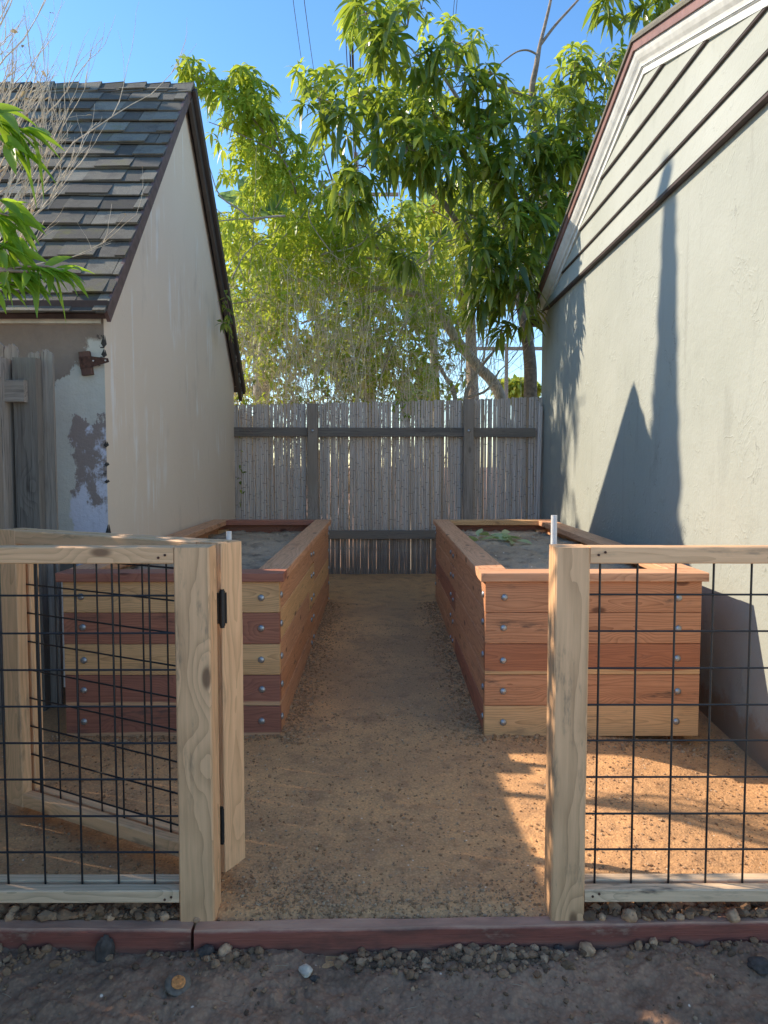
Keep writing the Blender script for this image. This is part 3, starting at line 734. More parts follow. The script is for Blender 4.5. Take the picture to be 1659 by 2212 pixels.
XW = 1.64
def right_house():
    t = thing('grey_house', (XW+2, 4.7, 0), 'pale sage stucco house wall with white gable trim along the right side', 'house')
    ye, yn = 7.66, 1.75; ym = (ye+yn)/2; ya = 4.72
    # gable line through the wall plane, from the photo
    za = WX(1372, 95, XW-.07).z; ze = WX(1150, 668, XW-.07).z
    sl = (za-ze)/(ye+.04-ya)
    roofz = lambda y: za-.035-sl*abs(y-ya)
    zs = WX(1177, 673, XW).z                        # underside of the siding
    mb = MB(); mb.prism([(XW, yn, -.3), (XW, ye, -.3), (XW, ye, zs+.05), (XW, yn, zs+.05)], (5, 0, 0)); 
    me = mb.mesh('wall'); build(me, 'wall', SAGE, t)
    # siding boards, each lapping over the one below
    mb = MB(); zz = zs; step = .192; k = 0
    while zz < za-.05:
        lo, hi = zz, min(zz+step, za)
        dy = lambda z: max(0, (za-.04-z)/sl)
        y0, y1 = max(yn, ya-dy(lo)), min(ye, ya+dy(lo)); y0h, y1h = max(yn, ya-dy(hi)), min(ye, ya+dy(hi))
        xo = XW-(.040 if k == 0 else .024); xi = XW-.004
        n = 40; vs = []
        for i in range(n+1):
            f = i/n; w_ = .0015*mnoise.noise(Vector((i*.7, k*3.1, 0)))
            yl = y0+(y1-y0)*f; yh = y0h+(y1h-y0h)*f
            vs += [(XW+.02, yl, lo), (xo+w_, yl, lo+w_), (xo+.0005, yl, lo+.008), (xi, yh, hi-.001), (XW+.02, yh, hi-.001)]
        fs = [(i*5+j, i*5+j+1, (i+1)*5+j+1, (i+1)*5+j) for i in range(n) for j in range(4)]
        mb.add(vs, fs); g = MB(); g.box((xo+.003, y0+.02, lo-(.016 if k == 0 else .009)), (XW-.0015, y1-.02, lo-.0005)); build(g, 'lap_shade', DARKB, t)  # dark strips stand in for the shade under each siding lap
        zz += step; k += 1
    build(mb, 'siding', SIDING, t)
    mb = MB(); mb.prism([(XW+.021, yn, zs), (XW+.021, ye, zs), (XW+.021, ye, roofz(ye)), (XW+.021, ya, roofz(ya)), (XW+.021, yn, roofz(yn))], (4.9, 0, 0)); build(mb, 'gable', SIDING, t)
    # stepped verge trim swept up both slopes: (out from wall, depth below roof line)
    def sweep(prof, nm, mat, mesh_n=30):
        mb = MB(); P = []
        yy = list(np.linspace(ye+.05, ya, mesh_n))+list(np.linspace(ya, yn, mesh_n)[1:])
        for y in yy:
            for o, dz in prof:
                j = .0012*mnoise.noise(Vector((y*6, o*40, dz*30)))
                P.append((XW-o+j, y, za-sl*abs(y-ya)-dz*math.sqrt(1+sl*sl)))
        m = len(prof); n = len(yy)
        mb.add(P, [(i*m+k, i*m+(k+1) % m, (i+1)*m+(k+1) % m, (i+1)*m+k) for i in range(n-1) for k in range(m)])
        mb.add(P[:m], [tuple(range(m))]); mb.add(P[-m:], [tuple(range(m))[::-1]])
        build(mb, nm, mat, t)
    sweep([(-.02, .185), (.026, .185), (.026, .150), (.034, .146), (.034, .142), (-.02, .142)], 'trim', WHITE)
    sweep([(-.02, .1415), (.040, .1415), (.040, .134), (.046, .120), (.060, .103), (.072, .082), (.078, .066), (.078, .055), (-.02, .055)], 'moulding', WHITE)
    sweep([(-.02, .0545), (.092, .0545), (.092, .006), (-.02, .006)], 'fascia', FASC)
    sweep([(-.02, .0055), (.105, .0055), (.108, -.012), (-.02, -.012)], 'roof_edge', SHING)
    mb = MB()
    for s, yb in ((1, ye+.16), (-1, yn-.1)):
        z0 = za-sl*abs(yb-ya); mb.prism([(XW-.1, ya, za+.012), (XW-.1, yb, z0+.012), (XW-.1, yb, z0+.03), (XW-.1, ya, za+.032)], (5.1, 0, 0))
    build(mb, 'roof', SHING, t)
    # end of the gutter at the far corner
    g0 = WX(1150, 686, XW-.12); mb = MB(); mb.box((XW-.115, ye+.01, g0.z-.055), (XW+4.9, ye+.13, g0.z+.035)); build(mb, 'gutter', DARKB, t)
right_house()

# ------------------------------------------------------------------ beige house on the left
XL = -1.5
def left_house():
    t = thing('stucco_house', (XL-2, 6, 0), 'old beige stucco house with steep mossy shingle roof and peeling front corner', 'house')
    P1 = WX(237, 657, XL+.05); P2 = WX(412, 187, XL+.05); P3 = WX(524, 830, XL+.07)
    yf = 4.045; yb = P2.y*2-yf; yr = P2.y; zr = P2.z; ze = P1.z; sl = (zr-ze)/(yr-P1.y)
    slb = (zr-P3.z)/(P3.y-yr)
    # gable wall
    b = stucco('beige_stucco', (.80, .65, .50), (.84, .70, .55), .8, (.92, .86, .79), .35, False)
    mb = MB(); zr0 = zr-.05; ny, nz = 60, 60
    zw = lambda y: (zr0-sl*(yr-y)) if y < yr else (zr0-slb*(y-yr))
    pts = [(XL, yf, -.3), (XL, yf, zw(yf)), (XL, yr, zr0), (XL, yb, zw(yb)), (XL, yb, -.3)]
    mb.prism(pts, (-.25, 0, 0)); build(mb, 'gable_wall', b, t)
    # front wall with peeling paint
    q = NB('peeling_front_wall'); o = q.obj(); x, y, z = q.sep(o)[:3]
    n1 = q.noise(o, 3.2, 6, .65); n2 = q.noise(o, 16, 6, .72); n3 = q.noise(q.map(o, (1, 1, .5), (3, 3, 3)), 5, 5, .7); fine = q.noise(o, 70, 4)
    nf = q.noise(q.map(o, (1, 1, .4)), 45, 4, .7); n1 = q.mth('ADD', q.mth('MULTIPLY', q.mth('SUBTRACT', n1, .5), .9), q.mth('ADD', q.mth('MULTIPLY', q.mth('SUBTRACT', n2, .5), .5), q.mth('MULTIPLY', q.mth('SUBTRACT', nf, .5), .35)))
    n3 = q.mth('ADD', q.mth('SUBTRACT', n3, .5), q.mth('MULTIPLY', q.mth('SUBTRACT', n2, .5), .6))
    ou = XL-(XL-2)   # wall corner in object space
    dx = q.mth('SUBTRACT', ou, x)                      # distance left of the corner
    c = q.mix(q.rng(n3, -.2, .2), (.52, .50, .44), (.60, .58, .51))
    # brown repaint patch, high and left, its lower edge stepping down to the left
    mz = q.mth('ADD', q.mth('SUBTRACT', z, q.mth('SUBTRACT', 1.86, q.mth('MULTIPLY', dx, .62))), q.mth('MULTIPLY', n1, .35))
    brown = q.mth('MULTIPLY', q.rng(mz, -.008, .008), q.rng(q.mth('ADD', dx, q.mth('MULTIPLY', n1, .12)), .085, .10))
    brown = q.mth('MAXIMUM', brown, q.rng(q.mth('ADD', z, q.mth('MULTIPLY', n1, .1)), 1.93, 1.95))
    c = q.mix(brown, c, q.mix(q.rng(n3, -.2, .2), (.30, .235, .19), (.24, .19, .155)))
    # scraped lilac-white patch low by the corner
    mw = q.mth('ADD', q.mth('SUBTRACT', .19, dx), q.mth('MULTIPLY', n1, .22)); mzz = q.mth('ADD', q.mth('SUBTRACT', 1.53, z), q.mth('MULTIPLY', n1, .5))
    wmk = q.mth('MULTIPLY', q.rng(mw, -.006, .008), q.rng(mzz, -.01, .01))
    inner = q.mix(q.rng(q.mth('ADD', n3, q.mth('MULTIPLY', q.mth('SUBTRACT', z, 1.25), .55)), -.06, .03), (.62, .62, .70), (.29, .235, .21))
    c = q.mix(wmk, c, inner)
    # grey mould lower down
    mo = q.mth('MULTIPLY', q.rng(n3, 0, .22, 0, 1, True), q.rng(q.mth('ADD', z, q.mth('MULTIPLY', n1, .5)), .75, 1.15, 1, 0, True))
    c = q.mix(q.mth('MULTIPLY', mo, .8), c, (.06, .058, .05))
    low = q.rng(q.mth('ADD', z, q.mth('MULTIPLY', n1, .3)), .80, .83, 1, 0)
    c = q.mix(q.mth('MULTIPLY', low, q.rng(dx, .16, .19)), c, (.24, .205, .165))
    hole = q.mth('MULTIPLY', q.rng(n2, .62, .66, 0, 1), q.rng(q.mth('ADD', dx, q.mth('MULTIPLY', n1, .03)), .03, .045, 1, 0))
    c = q.mix(hole, c, (.035, .03, .03))
    h = q.mth('ADD', q.mth('MULTIPLY', n2, 1.5), q.mth('ADD', q.mth('MULTIPLY', brown, .3), q.mth('MULTIPLY', fine, .3)))
    fm = q.done(c, .85, q.bump(h, .6, .01), spec=.3)
    mb = MB(); mb.box((XL-5, yf-.008, -.3), (XL-.0, yf-.0005, zw(yf))); build(mb, 'front_wall', fm, t)
    # crumbling corner chips
    LATH = plain('dark_exposed_lath', (.05, .045, .042), .95, 0, .5, 60, .9)
    for v, hgt in ((740, .035), (765, .022), (960, .016), (1003, .012), (1040, .01), (1150, .04)):
        p = WX(229, v, XL+.001); mb = MB(); mb.prism([(XL+.0015, yf-.010, p.z-hgt), (XL+.0015, yf+.035, p.z-hgt*.2), (XL+.0015, yf+.012, p.z+hgt)], (-.02, 0, 0)); mb.prism([(XL+.0015, yf-.0105, p.z-hgt), (XL-.014, yf-.0105, p.z-hgt*.3), (XL+.0015, yf-.0105, p.z+hgt)], (0, .01, 0)); build(mb, 'broken_corner', LATH, t)
    # eave trim and fascia on the front
    zE = ze
    mb = MB(); mb.box((XL-5, yf-.09, zE-.042), (XL+.055, yf-.065, zE+.010)); build(mb, 'fascia', DARKB, t)
    mb = MB(); zt = zE-.012
    prof = [(0, zt), (-.062, zt), (-.062, zt-.018), (-.045, zt-.030), (-.040, zt-.042), (-.022, zt-.058), (-.020, zt-.085), (0, zt-.088)]
    mb.prism([(XL-5, yf-.009+a, z_) for a, z_ in prof], (5-.01, 0, 0)); build(mb, 'moulding', plain('cream_paint', (.56, .53, .44), .6, 0, .2, 10, .4), t)
    # roof deck + verge boards
    th = .05
    def slope(y0, z0, y1, z1, x0, x1, t0, t1, nm, mat):
        d = Vector((0, y1-y0, z1-z0)).normalized(); n_ = Vector((0, -d.z, d.y)); n_ = n_ if n_.z > 0 else -n_
        a = Vector((x0, y0, z0)); b_ = Vector((x0, y1, z1)); mb = MB()
        mb.prism([a+n_*t0, b_+n_*t0, b_+n_*t1, a+n_*t1], (x1-x0, 0, 0)); return build(mb, nm, mat, t)
    y1, z1 = yf-.09, zr-sl*(yr-yf+.09)
    slope(y1, z1, yr, zr, XL-5, XL+.035, -.04, -.006, 'roof_deck', DARKB)
    yq = P3.y+.05; zq = zr-slb*(yq-yr)
    slope(yr, zr, yq, zq, XL-5, XL+.035, -.04, -.006, 'roof_deck', DARKB)
    slope(y1, z1, yr-.002, zr, XL+.0355, XL+.055, -.06, .012, 'verge_board', plain('brown_verge', (.14, .085, .075), .6, 0, .3, 20))
    OB = wood('black_weathered_verge', (.075, .055, .045), (.035, .028, .025), ring=60, grime=.6, grimecol=(.02, .02, .02), weather=.0)
    d = Vector((0, yq-yr, zq-zr)); L = d.length
    plank('verge_board', Vector((XL+.045, (yr+yq)/2, (zr+zq)/2))-Vector((0, 0, .075)), d, (0, -d.z, d.y), L, .13, .03, OB, t)
    plank('verge_board', Vector((XL+.076, (yr+yq)/2+.006, (zr+zq)/2))-Vector((0, 0, .02)), d, (0, -d.z, d.y), L, .07, .03, OB, t)
    # paint flaking off the foot of the far verge
    pf = Vector((XL+.093, yq-.12, zq+.05)); 
    mb = MB()
    for k in range(14):
        f = random.uniform(0, .32); w_ = random.uniform(.006, .02); c0 = Vector((XL+.0613, yq-f*(yq-yr)/1.9-.02, zq+f*(zr-zq)/1.9-.04+random.uniform(-.04, .02)))
        mb.prism([c0+Vector((0, random.uniform(-w_, w_), random.uniform(-w_*2, w_*2))) for _ in range(4)], (.0008+k*.0001, 0, 0))
    build(mb, 'flaking_paint', WHITE, t)
    # shingles
    def shingles(y0, z0, y1, z1, nm, x0=XL-4.2, x1=XL+.050, exp=.168):
        d = Vector((0, y1-y0, z1-z0)); L = d.length; d.normalize(); n_ = Vector((0, -d.z, d.y)); n_ = n_ if n_.z > 0 else -n_
        mb = MB(); s = -.02; row = 0
        while s < L-.04:
            for lay in (0, 1):
                x = x0+random.uniform(-.2, 0)
                while x < x1:
                    w_ = random.uniform(.20, .36) if lay == 0 else random.uniform(.16, .30)
                    xa, xb = x, min(x+w_, x1)
                    if xb-xa > .02:
                        lo = s+random.uniform(-.004, .004)+(0 if lay == 0 else 0); lift = .010+.009*lay+random.uniform(0, .006); th_ = .009
                        tl = min(exp*1.15, L-s)
                        M_ = lambda xx, a, h: Vector((xx, y0, z0))+d*a+n_*h
                        cu = random.uniform(0, .006) if random.random() < .3 else 0
                        vs = [M_(xa, lo, lift), M_(xb, lo, lift+cu), M_(xb, lo+tl, .001), M_(xa, lo+tl, .001), M_(xa, lo, lift+th_), M_(xb, lo, lift+th_+cu), M_(xb, lo+tl, .004), M_(xa, lo+tl, .004)]
                        mb.add(vs, [(0, 3, 2, 1), (4, 5, 6, 7), (0, 1, 5, 4), (1, 2, 6, 5), (3, 0, 4, 7)])
                    x += w_+(.004 if lay == 0 else random.choice((.004, .12, .22)))
            s += exp; row += 1
        build(mb, nm, SHING, t)
    shingles(y1, z1, yr, zr, 'shingles'); shingles(yq, zq, yr, zr, 'shingles')
    # ridge caps
    mb = MB(); x = XL+.075; k = 0
    while x > XL-4.3:
        for s_, ss in ((-1, sl), (1, slb)):
            d = Vector((0, s_, -ss)).normalized(); n_ = Vector((0, s_*ss, 1)).normalized()
            a = Vector((x, yr, zr+.034+random.uniform(0, .006))); b_ = Vector((x-.24, yr, zr+.018))
            mb.add([a, b_, b_+d*.15, a+d*.15, a-n_*.012, b_-n_*.012, b_+d*.15-n_*.012, a+d*.15-n_*.012], [(0, 1, 2, 3), (4, 7, 6, 5), (0, 3, 7, 4), (3, 2, 6, 7), (1, 5, 6, 2)])
        x -= .175+random.uniform(-.01, .01)
    build(mb, 'ridge_cap', SHING, t)
    # rest of the body, out of sight
    mb = MB(); mb.box((XL-5, yf+.002, -.3), (XL-.26, yb-.01, zw(yf)-.1)); build(mb, 'body', b, t)
    mb = MB(); mb.box((XL-5, yb+.002, -.3), (XL-.02, yb+1.3, 1.85)); build(mb, 'sun_block_box', b, t)  # unseen box added to block a sun streak at the bamboo fence foot
    # rusty strap hinge left on the wall corner
    h = thing('strap_hinge', W(190, 785, 4.03), 'rusty strap hinge on a small wood block fixed to the peeling wall corner', 'hinge')
    M = Matrix.Translation(W(189, 786, yf-.008)) @ Matrix.Rotation(math.radians(-7), 4, 'Y')
    me = plank_mesh(.125, .058, .03, rough=.002); link('wood_block', me, wood('rusty_block', (.13, .055, .035), (.06, .03, .022), grime=.6), h, M @ frame((0, -.016, 0), Z, X))
    mb = MB(); f = -.034
    mb.prism([M @ Vector(p) for p in ((-.022, f, .034), (.02, f, .036), (.125, f+.002, .010), (.128, f+.002, -.010), (.02, f, -.028), (-.022, f, -.028))], M.to_3x3() @ Vector((0, .003, 0)))
    mb.tube([M @ Vector((-.024, f, .036)), M @ Vector((-.024, f, -.030))], .005, 8)
    build(mb, 'strap', RUST, h)
    for px, pz in ((.045, .006), (.11, 0)):
        s_ = stones_mesh('screw', [(0, 0, 0)], [.0045], 3, 2); build_o = link('screw', s_, PVC, h, Matrix.Translation(M @ Vector((px, f-.001, pz))))
left_house()

# ------------------------------------------------------------------ weathered plank fence at the left
def old_fence():
    t = thing('weathered_fence', (-1.9, 3.68, 0), 'weathered grey plank gate with blackened post beside the peeling wall', 'fence')
    D = 3.66
    def pk(u0, u1, top, dd, mat, nm='board', th=.02, seed=0, jag=True):
        a = W(u0, 1100, dd).x; b_ = W(u1, 1100, dd).x; zt = W(60, top, dd).z; n = 9; mb = MB()
        tops = [zt+(random.uniform(-.012, .008) if jag else random.uniform(-.002, .002)) for _ in range(n)]
        if jag: tops[0] -= .02; tops[-1] -= .025
        nz = 30; rows = []
        vs = []
        for i in range(n):
            x = a+(b_-a)*i/(n-1)
            for k in range(nz+1):
                z = -.08+(tops[i]+.08)*k/nz; vs.append((x+.002*mnoise.noise(Vector((z*4, u0, 0))), dd+.0025*mnoise.noise(Vector((x*60, z*1.5, u0))), z))
        off = len(vs); vs += [(x, y+th, z) for x, y, z in vs]
        fs = []
        R = nz+1
        for i in range(n-1):
            for k in range(nz): q = (i*R+k, (i+1)*R+k, (i+1)*R+k+1, i*R+k+1); fs += [q, tuple(j+off for j in q[::-1])]
            fs.append((i*R+nz, (i+1)*R+nz, off+(i+1)*R+nz, off+i*R+nz))
        for k in range(nz): fs += [(k, k+1, off+k+1, off+k)[::1], ((n-1)*R+k, off+(n-1)*R+k, off+(n-1)*R+k+1, (n-1)*R+k+1)]
        # grain wants length on X: author the mesh rotated
        c = Vector(((a+b_)/2, dd, zt/2)); M = frame(c, Z, X); mi = M.inverted()
        me = bpy.data.meshes.new(nm); me.from_pydata([tuple(mi @ Vector(v)) for v in vs], [], fs); me.update()
        link(nm, me, mat, t, M)
    for i, (u0, u1, top) in enumerate(((-75, -26, 742), (-24, 18, 738), (20, 48, 745), (70, 96, 760), (98, 122, 757))): pk(u0, u1, top, D+.03+.004*(i % 2), OLD)
    for i, (u0, u1) in enumerate(((-200, -152), (-150, -102), (-100, -77))): pk(u0, u1, 740, D+.03, OLD)
    pk(36, 86, 772, D-.04, OLDER, 'post', .06, jag=False)
    a = W(-220, 845, D-.065).x; b_ = W(55, 845, D-.065).x; zz = W(30, 845, D-.065).z
    plank('rail', ((a+b_)/2, D-.062, zz), X, Z, b_-a, .105, .04, OLD, t, rough=.002)
    plank('rail', ((a+b_)/2, D-.015, .35), X, Z, b_-a, .09, .04, OLD, t, rough=.002)
    # run of the same fence along the yard's left edge, out of view but shading the path
    t2 = thing('weathered_fence', (-1.82, 1.7, 0), 'weathered grey plank fence running toward the viewer just outside the left edge', 'fence')
    y = -.6
    while y < 3.95:
        plank('board', (-1.82, y+.07, .86+random.uniform(-.012, .012)), Z, Y, 1.80, .138, .02, OLD, t2); y += .143
    for z in (.4, 1.4): plank('rail', (-1.85, 1.5, z), Y, Z, 4.1, .09, .04, OLD, t2)
old_fence()
mb = MB(); a = W(139.5, 1252, 3.4); b_ = W(140.5, 1484, 3.4); mb.box((-.0035, -.004, 0), (.0035, .004, a.z-b_.z))
me = mb.mesh('batten'); link('thin_batten', me, PVC, None, Matrix.Translation(b_+Vector((0, 0, 0))), label='thin white strip standing at the left corner of the left raised bed', category='strip')

# ------------------------------------------------------------------ leaves and bark
def leaf_mat(name, cols, trans=.4, tcol=(.30, .50, .06), rough=.38, spec=.5):
    b = NB(name); r = b.n('NewGeometry').outputs['Random Per Island']
    c = b.ramp(r, [(i/(len(cols)-1), q) for i, q in enumerate(cols)])
    n = b.noise(b.obj(), 3, 3); c = b.mix(b.rng(n, .35, .65, 0, .3), c, tuple(q*.6 for q in cols[0]))
    tc = b.mix(.6, c, tcol)
    return b.done(c, rough, None, 0, spec, trans, tc)
LF_DARK = leaf_mat('glossy_dark_leaf', [(.03, .075, .018), (.055, .12, .025), (.12, .20, .035), (.04, .09, .022), (.24, .31, .045), (.38, .40, .055), (.05, .11, .025)], .42, (.60, .74, .06), .28, .8)
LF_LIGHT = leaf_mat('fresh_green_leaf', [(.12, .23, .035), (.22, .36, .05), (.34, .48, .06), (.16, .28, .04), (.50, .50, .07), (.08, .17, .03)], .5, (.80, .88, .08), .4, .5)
LF_YEL = leaf_mat('yellow_green_leaf', [(.16, .25, .045), (.30, .38, .055), (.44, .46, .065), (.12, .20, .04), (.56, .42, .07)], .45, (.75, .80, .10), .5, .3)
LF_PEACH = leaf_mat('bright_peach_leaf', [(.14, .27, .03), (.20, .36, .04), (.26, .40, .045)], .55, (.62, .85, .06), .4, .5)
LF_CYP = leaf_mat('cypress_foliage', [(.03, .06, .02), (.04, .08, .03)], .1)
BIGLEAF = leaf_mat('banana_leaf', [(.12, .22, .09), (.16, .27, .12)], .5, (.40, .58, .16), .4, .4)
BARK = plain('grey_brown_bark', (.27, .22, .17), .9, 0, .4, 25, .8)
BARKP = plain('pale_bark', (.42, .37, .30), .85, 0, .3, 25, .6)
TWIG = plain('pale_twig', (.66, .56, .42), .8, 0, .3, 30, .4)
TWIGD = plain('reddish_twig', (.30, .20, .15), .8, 0, .35, 30, .4)
DRYCANE = plain('dry_cane', (.80, .68, .48), .7, 0, .35, 12, .3)
DRYLEAF = leaf_mat('dry_leaf', [(.38, .30, .18), (.46, .37, .23), (.28, .19, .11), (.50, .42, .28)], .35, (.5, .4, .2), .7, .2)

def smooth_path(pts, n=6):
    P = [np.array(p, float) for p in pts]; P = [2*P[0]-P[1]]+P+[2*P[-1]-P[-2]]; out = []
    for i in range(1, len(P)-2):
        for k in range(n):
            t = k/n; a, b_, c, d = P[i-1:i+3]
            out.append(.5*((2*b_)+(c-a)*t+(2*a-5*b_+4*c-d)*t*t+(3*b_-a-3*c+d)*t**3))
    out.append(P[-2]); return [Vector(p) for p in out]
def limb(mb, pts, r0, r1, n=8, wob=.012):
    p = smooth_path(pts); m = len(p)
    p = [q+mnoise.noise_vector(q*3)*wob for q in p]
    mb.tube(p, [r0+(r1-r0)*(i/(m-1))+.03*r0*mnoise.noise(q*9) for i, q in enumerate(p)], n)
    return p
def uvp(lst, D): return [W(u, v, D if len(q) == 0 else q[0]) for u, v, *q in lst]
def px(D): return D/1597.

def clump_points(u, v, ru, rv, D, rd, n, hollow=.35, r=rng):
    """random points in an ellipsoid given in picture units, real depth rd"""
    d = unit(r.normal(0, 1, (n, 3))); rad = (hollow**3+(1-hollow**3)*r.random(n))**(1/3)
    c = np.array(W(u, v, D)); k = px(D)
    return c+d*rad[:, None]*np.array([ru*k, rd, rv*k]), d

# ------------------------------------------------------------------ big glossy tree behind the fence
def umbrella_tree():
    t = thing('umbrella_tree', W(1145, 1100, 8.5)*1.0-Z*(W(1145, 1100, 8.5).z-.12), 'tall tree with glossy drooping dark leaves rising behind the right end of the bamboo fence', 'tree', 'trees behind the bamboo fence')
    mb = MB()
    limb(mb, uvp([(1148, 1150), (1146, 860), (1143, 760), (1135, 690), (1150, 600), (1175, 480), (1165, 330, 8.4), (1150, 210, 8.3), (1158, 140, 8.2), (1166, 98, 8.2)], 8.5), .085, .022, 10)
    limb(mb, uvp([(1146, 760), (1120, 640), (1090, 520, 8.3), (1075, 400, 8.2), (1040, 300, 8.1), (1000, 230, 8.0), (930, 120, 7.9)], 8.5), .06, .015)
    limb(mb, uvp([(1150, 690), (1200, 560), (1230, 430), (1260, 330), (1290, 240, 8.3)], 8.5), .05, .014)
    limb(mb, uvp([(1150, 210, 8.3), (1090, 190, 8.2), (1040, 165, 8.1), (960, 110, 8)], 8.3), .026, .01)
    limb(mb, uvp([(1120, 640, 8.5), (1040, 560, 8.2), (960, 440, 8.0), (880, 330, 7.9), (820, 240, 7.9)], 8.5), .05, .012)
    limb(mb, uvp([(1166, 98), (1178, 50), (1190, 0), (1198, -60)], 8.2), .020, .012)
    limb(mb, uvp([(1166, 98), (1200, 55), (1245, 5), (1290, -50)], 8.2), .017, .010)
    limb(mb, uvp([(1163, 118), (1140, 108), (1118, 112), (1095, 128), (1078, 142)], 8.2), .012, .006)
    tmb = mb
    CL = [  # u, v, ru, rv, D, rd, n
        (790, 30, 45, 45, 7.9, .25, 20), (830, 95, 50, 45, 7.9, .3, 30), (880, 60, 45, 35, 7.9, .3, 20), (900, 120, 60, 50, 7.9, .35, 42), (960, 150, 55, 40, 7.9, .3, 34),
        (1000, 185, 50, 40, 8.0, .3, 28), (1045, 215, 50, 38, 8.0, .3, 26), (985, 95, 40, 25, 8.0, .25, 9), (1060, 160, 40, 18, 8.0, .2, 9), (910, 20, 30, 14, 8, .2, 4),
        (690, 215, 50, 50, 7.8, .3, 34), (650, 195, 20, 28, 7.8, .2, 6), (735, 270, 40, 50, 7.8, .3, 24), (780, 215, 60, 40, 7.9, .3, 28), (850, 260, 70, 55, 8.0, .4, 44), (930, 270, 70, 50, 8.0, .4, 40),
        (875, 320, 75, 60, 7.7, .35, 52), (790, 360, 60, 60, 7.7, .3, 44), (750, 410, 45, 50, 7.7, .3, 28), (960, 340, 80, 55, 7.8, .4, 50), (1040, 300, 60, 50, 8.0, .4, 34),
        (1080, 240, 55, 40, 8.1, .3, 24), (1130, 270, 60, 45, 8.2, .4, 30), (1200, 250, 60, 50, 8.3, .4, 34), (1190, 330, 75, 55, 8.2, .4, 50), (1110, 350, 65, 50, 8.1, .4, 38),
        (1250, 300, 55, 60, 8.4, .4, 34), (1270, 190, 45, 55, 8.4, .3, 24), (1240, 160, 35, 40, 8.3, .3, 12), (1310, 150, 35, 45, 8.5, .3, 14), (1300, 240, 40, 50, 8.4, .3, 16), (1330, 110, 25, 30, 8.6, .3, 6),
        (1060, 400, 60, 55, 8.1, .4, 34), (1140, 430, 75, 60, 8.1, .4, 52), (1200, 420, 60, 60, 8.3, .4, 40), (1215, 350, 50, 40, 8.3, .3, 20),
        (1100, 500, 75, 60, 8.0, .4, 58), (1165, 510, 55, 60, 8.2, .4, 38), (1050, 560, 55, 55, 8.0, .35, 36), (1120, 590, 70, 60, 8.0, .35, 54), (1065, 640, 50, 45, 8.0, .3, 28), (1120, 670, 45, 50, 8.0, .3, 26), (1085, 720, 30, 30, 8.1, .25, 8),
        (1010, 470, 45, 45, 8.0, .3, 14), (880, 540, 30, 45, 7.9, .25, 12), (830, 500, 45, 40, 8.0, .25, 9),
        (1335, 5, 50, 16, 7.6, .25, 12), (1410, 20, 42, 28, 7.6, .25, 16), (1275, -20, 50, 22, 7.6, .3, 10), (1450, -30, 50, 30, 7.6, .3, 12),
    ]
    C = []; A = []
    for u, v, ru, rv, D, rd, n in CL:
        p, d = clump_points(u, v, ru*.95, rv*.92, D-.75, rd, int(n*.78), .45)
        g = fbm(p[:, 0]*4.5, p[:, 2]*4.5+p[:, 1]*3, 1., 3, 91) > -.30; p = p[g]; d = d[g]
        a = d*.9+np.array([0, -.15, .25])+rng.normal(0, .3, d.shape); C.append(p); A.append(a)
        if v > 0 and u < 1320:
            c = W(u, v, D-.7)
            for k in range(min(6, len(p))):
                e = Vector(p[k]); tmb.tube([c, (c+e)/2+Vector((0, 0, .03)), e], [.006, .004, .002], 4, False)
    build(tmb, 'trunk', BARK, t)
    C = np.concatenate(C); A = np.concatenate(A)
    sz = .08+.15*rng.random(len(C))**.8
    B_, D_, L_, Wd, dr = palmate(C, A, sz, 6, 1.0, .55, .155)
    me = leaf_mesh('crown', B_, D_, L_, Wd, dr, .3, 5); build(me, 'crown', LF_DARK, t)
    # sprays given a paler leaf colour, on the upper left
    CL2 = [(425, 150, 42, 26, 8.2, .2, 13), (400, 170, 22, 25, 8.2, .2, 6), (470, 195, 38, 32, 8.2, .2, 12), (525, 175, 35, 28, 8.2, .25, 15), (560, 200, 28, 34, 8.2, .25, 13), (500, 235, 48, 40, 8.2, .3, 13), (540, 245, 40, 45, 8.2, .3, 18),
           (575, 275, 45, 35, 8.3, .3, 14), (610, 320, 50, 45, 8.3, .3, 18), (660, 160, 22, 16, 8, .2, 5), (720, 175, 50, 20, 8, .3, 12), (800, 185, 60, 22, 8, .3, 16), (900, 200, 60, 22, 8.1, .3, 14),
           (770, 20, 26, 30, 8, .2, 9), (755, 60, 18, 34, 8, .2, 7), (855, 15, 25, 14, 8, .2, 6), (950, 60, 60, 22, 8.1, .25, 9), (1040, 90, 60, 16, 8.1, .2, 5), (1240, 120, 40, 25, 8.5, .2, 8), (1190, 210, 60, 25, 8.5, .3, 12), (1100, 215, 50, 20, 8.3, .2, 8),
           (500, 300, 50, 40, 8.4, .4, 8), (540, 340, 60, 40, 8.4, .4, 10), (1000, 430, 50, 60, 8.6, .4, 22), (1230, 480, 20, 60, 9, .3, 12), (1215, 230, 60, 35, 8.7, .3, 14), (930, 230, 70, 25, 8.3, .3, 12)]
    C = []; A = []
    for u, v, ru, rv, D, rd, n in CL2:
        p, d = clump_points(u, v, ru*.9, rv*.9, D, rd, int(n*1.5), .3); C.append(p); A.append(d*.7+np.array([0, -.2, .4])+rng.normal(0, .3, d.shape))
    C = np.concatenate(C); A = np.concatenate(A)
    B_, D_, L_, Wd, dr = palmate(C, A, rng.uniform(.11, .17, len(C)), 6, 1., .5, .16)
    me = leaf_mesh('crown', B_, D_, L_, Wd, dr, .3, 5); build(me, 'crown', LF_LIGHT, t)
    mb = MB()
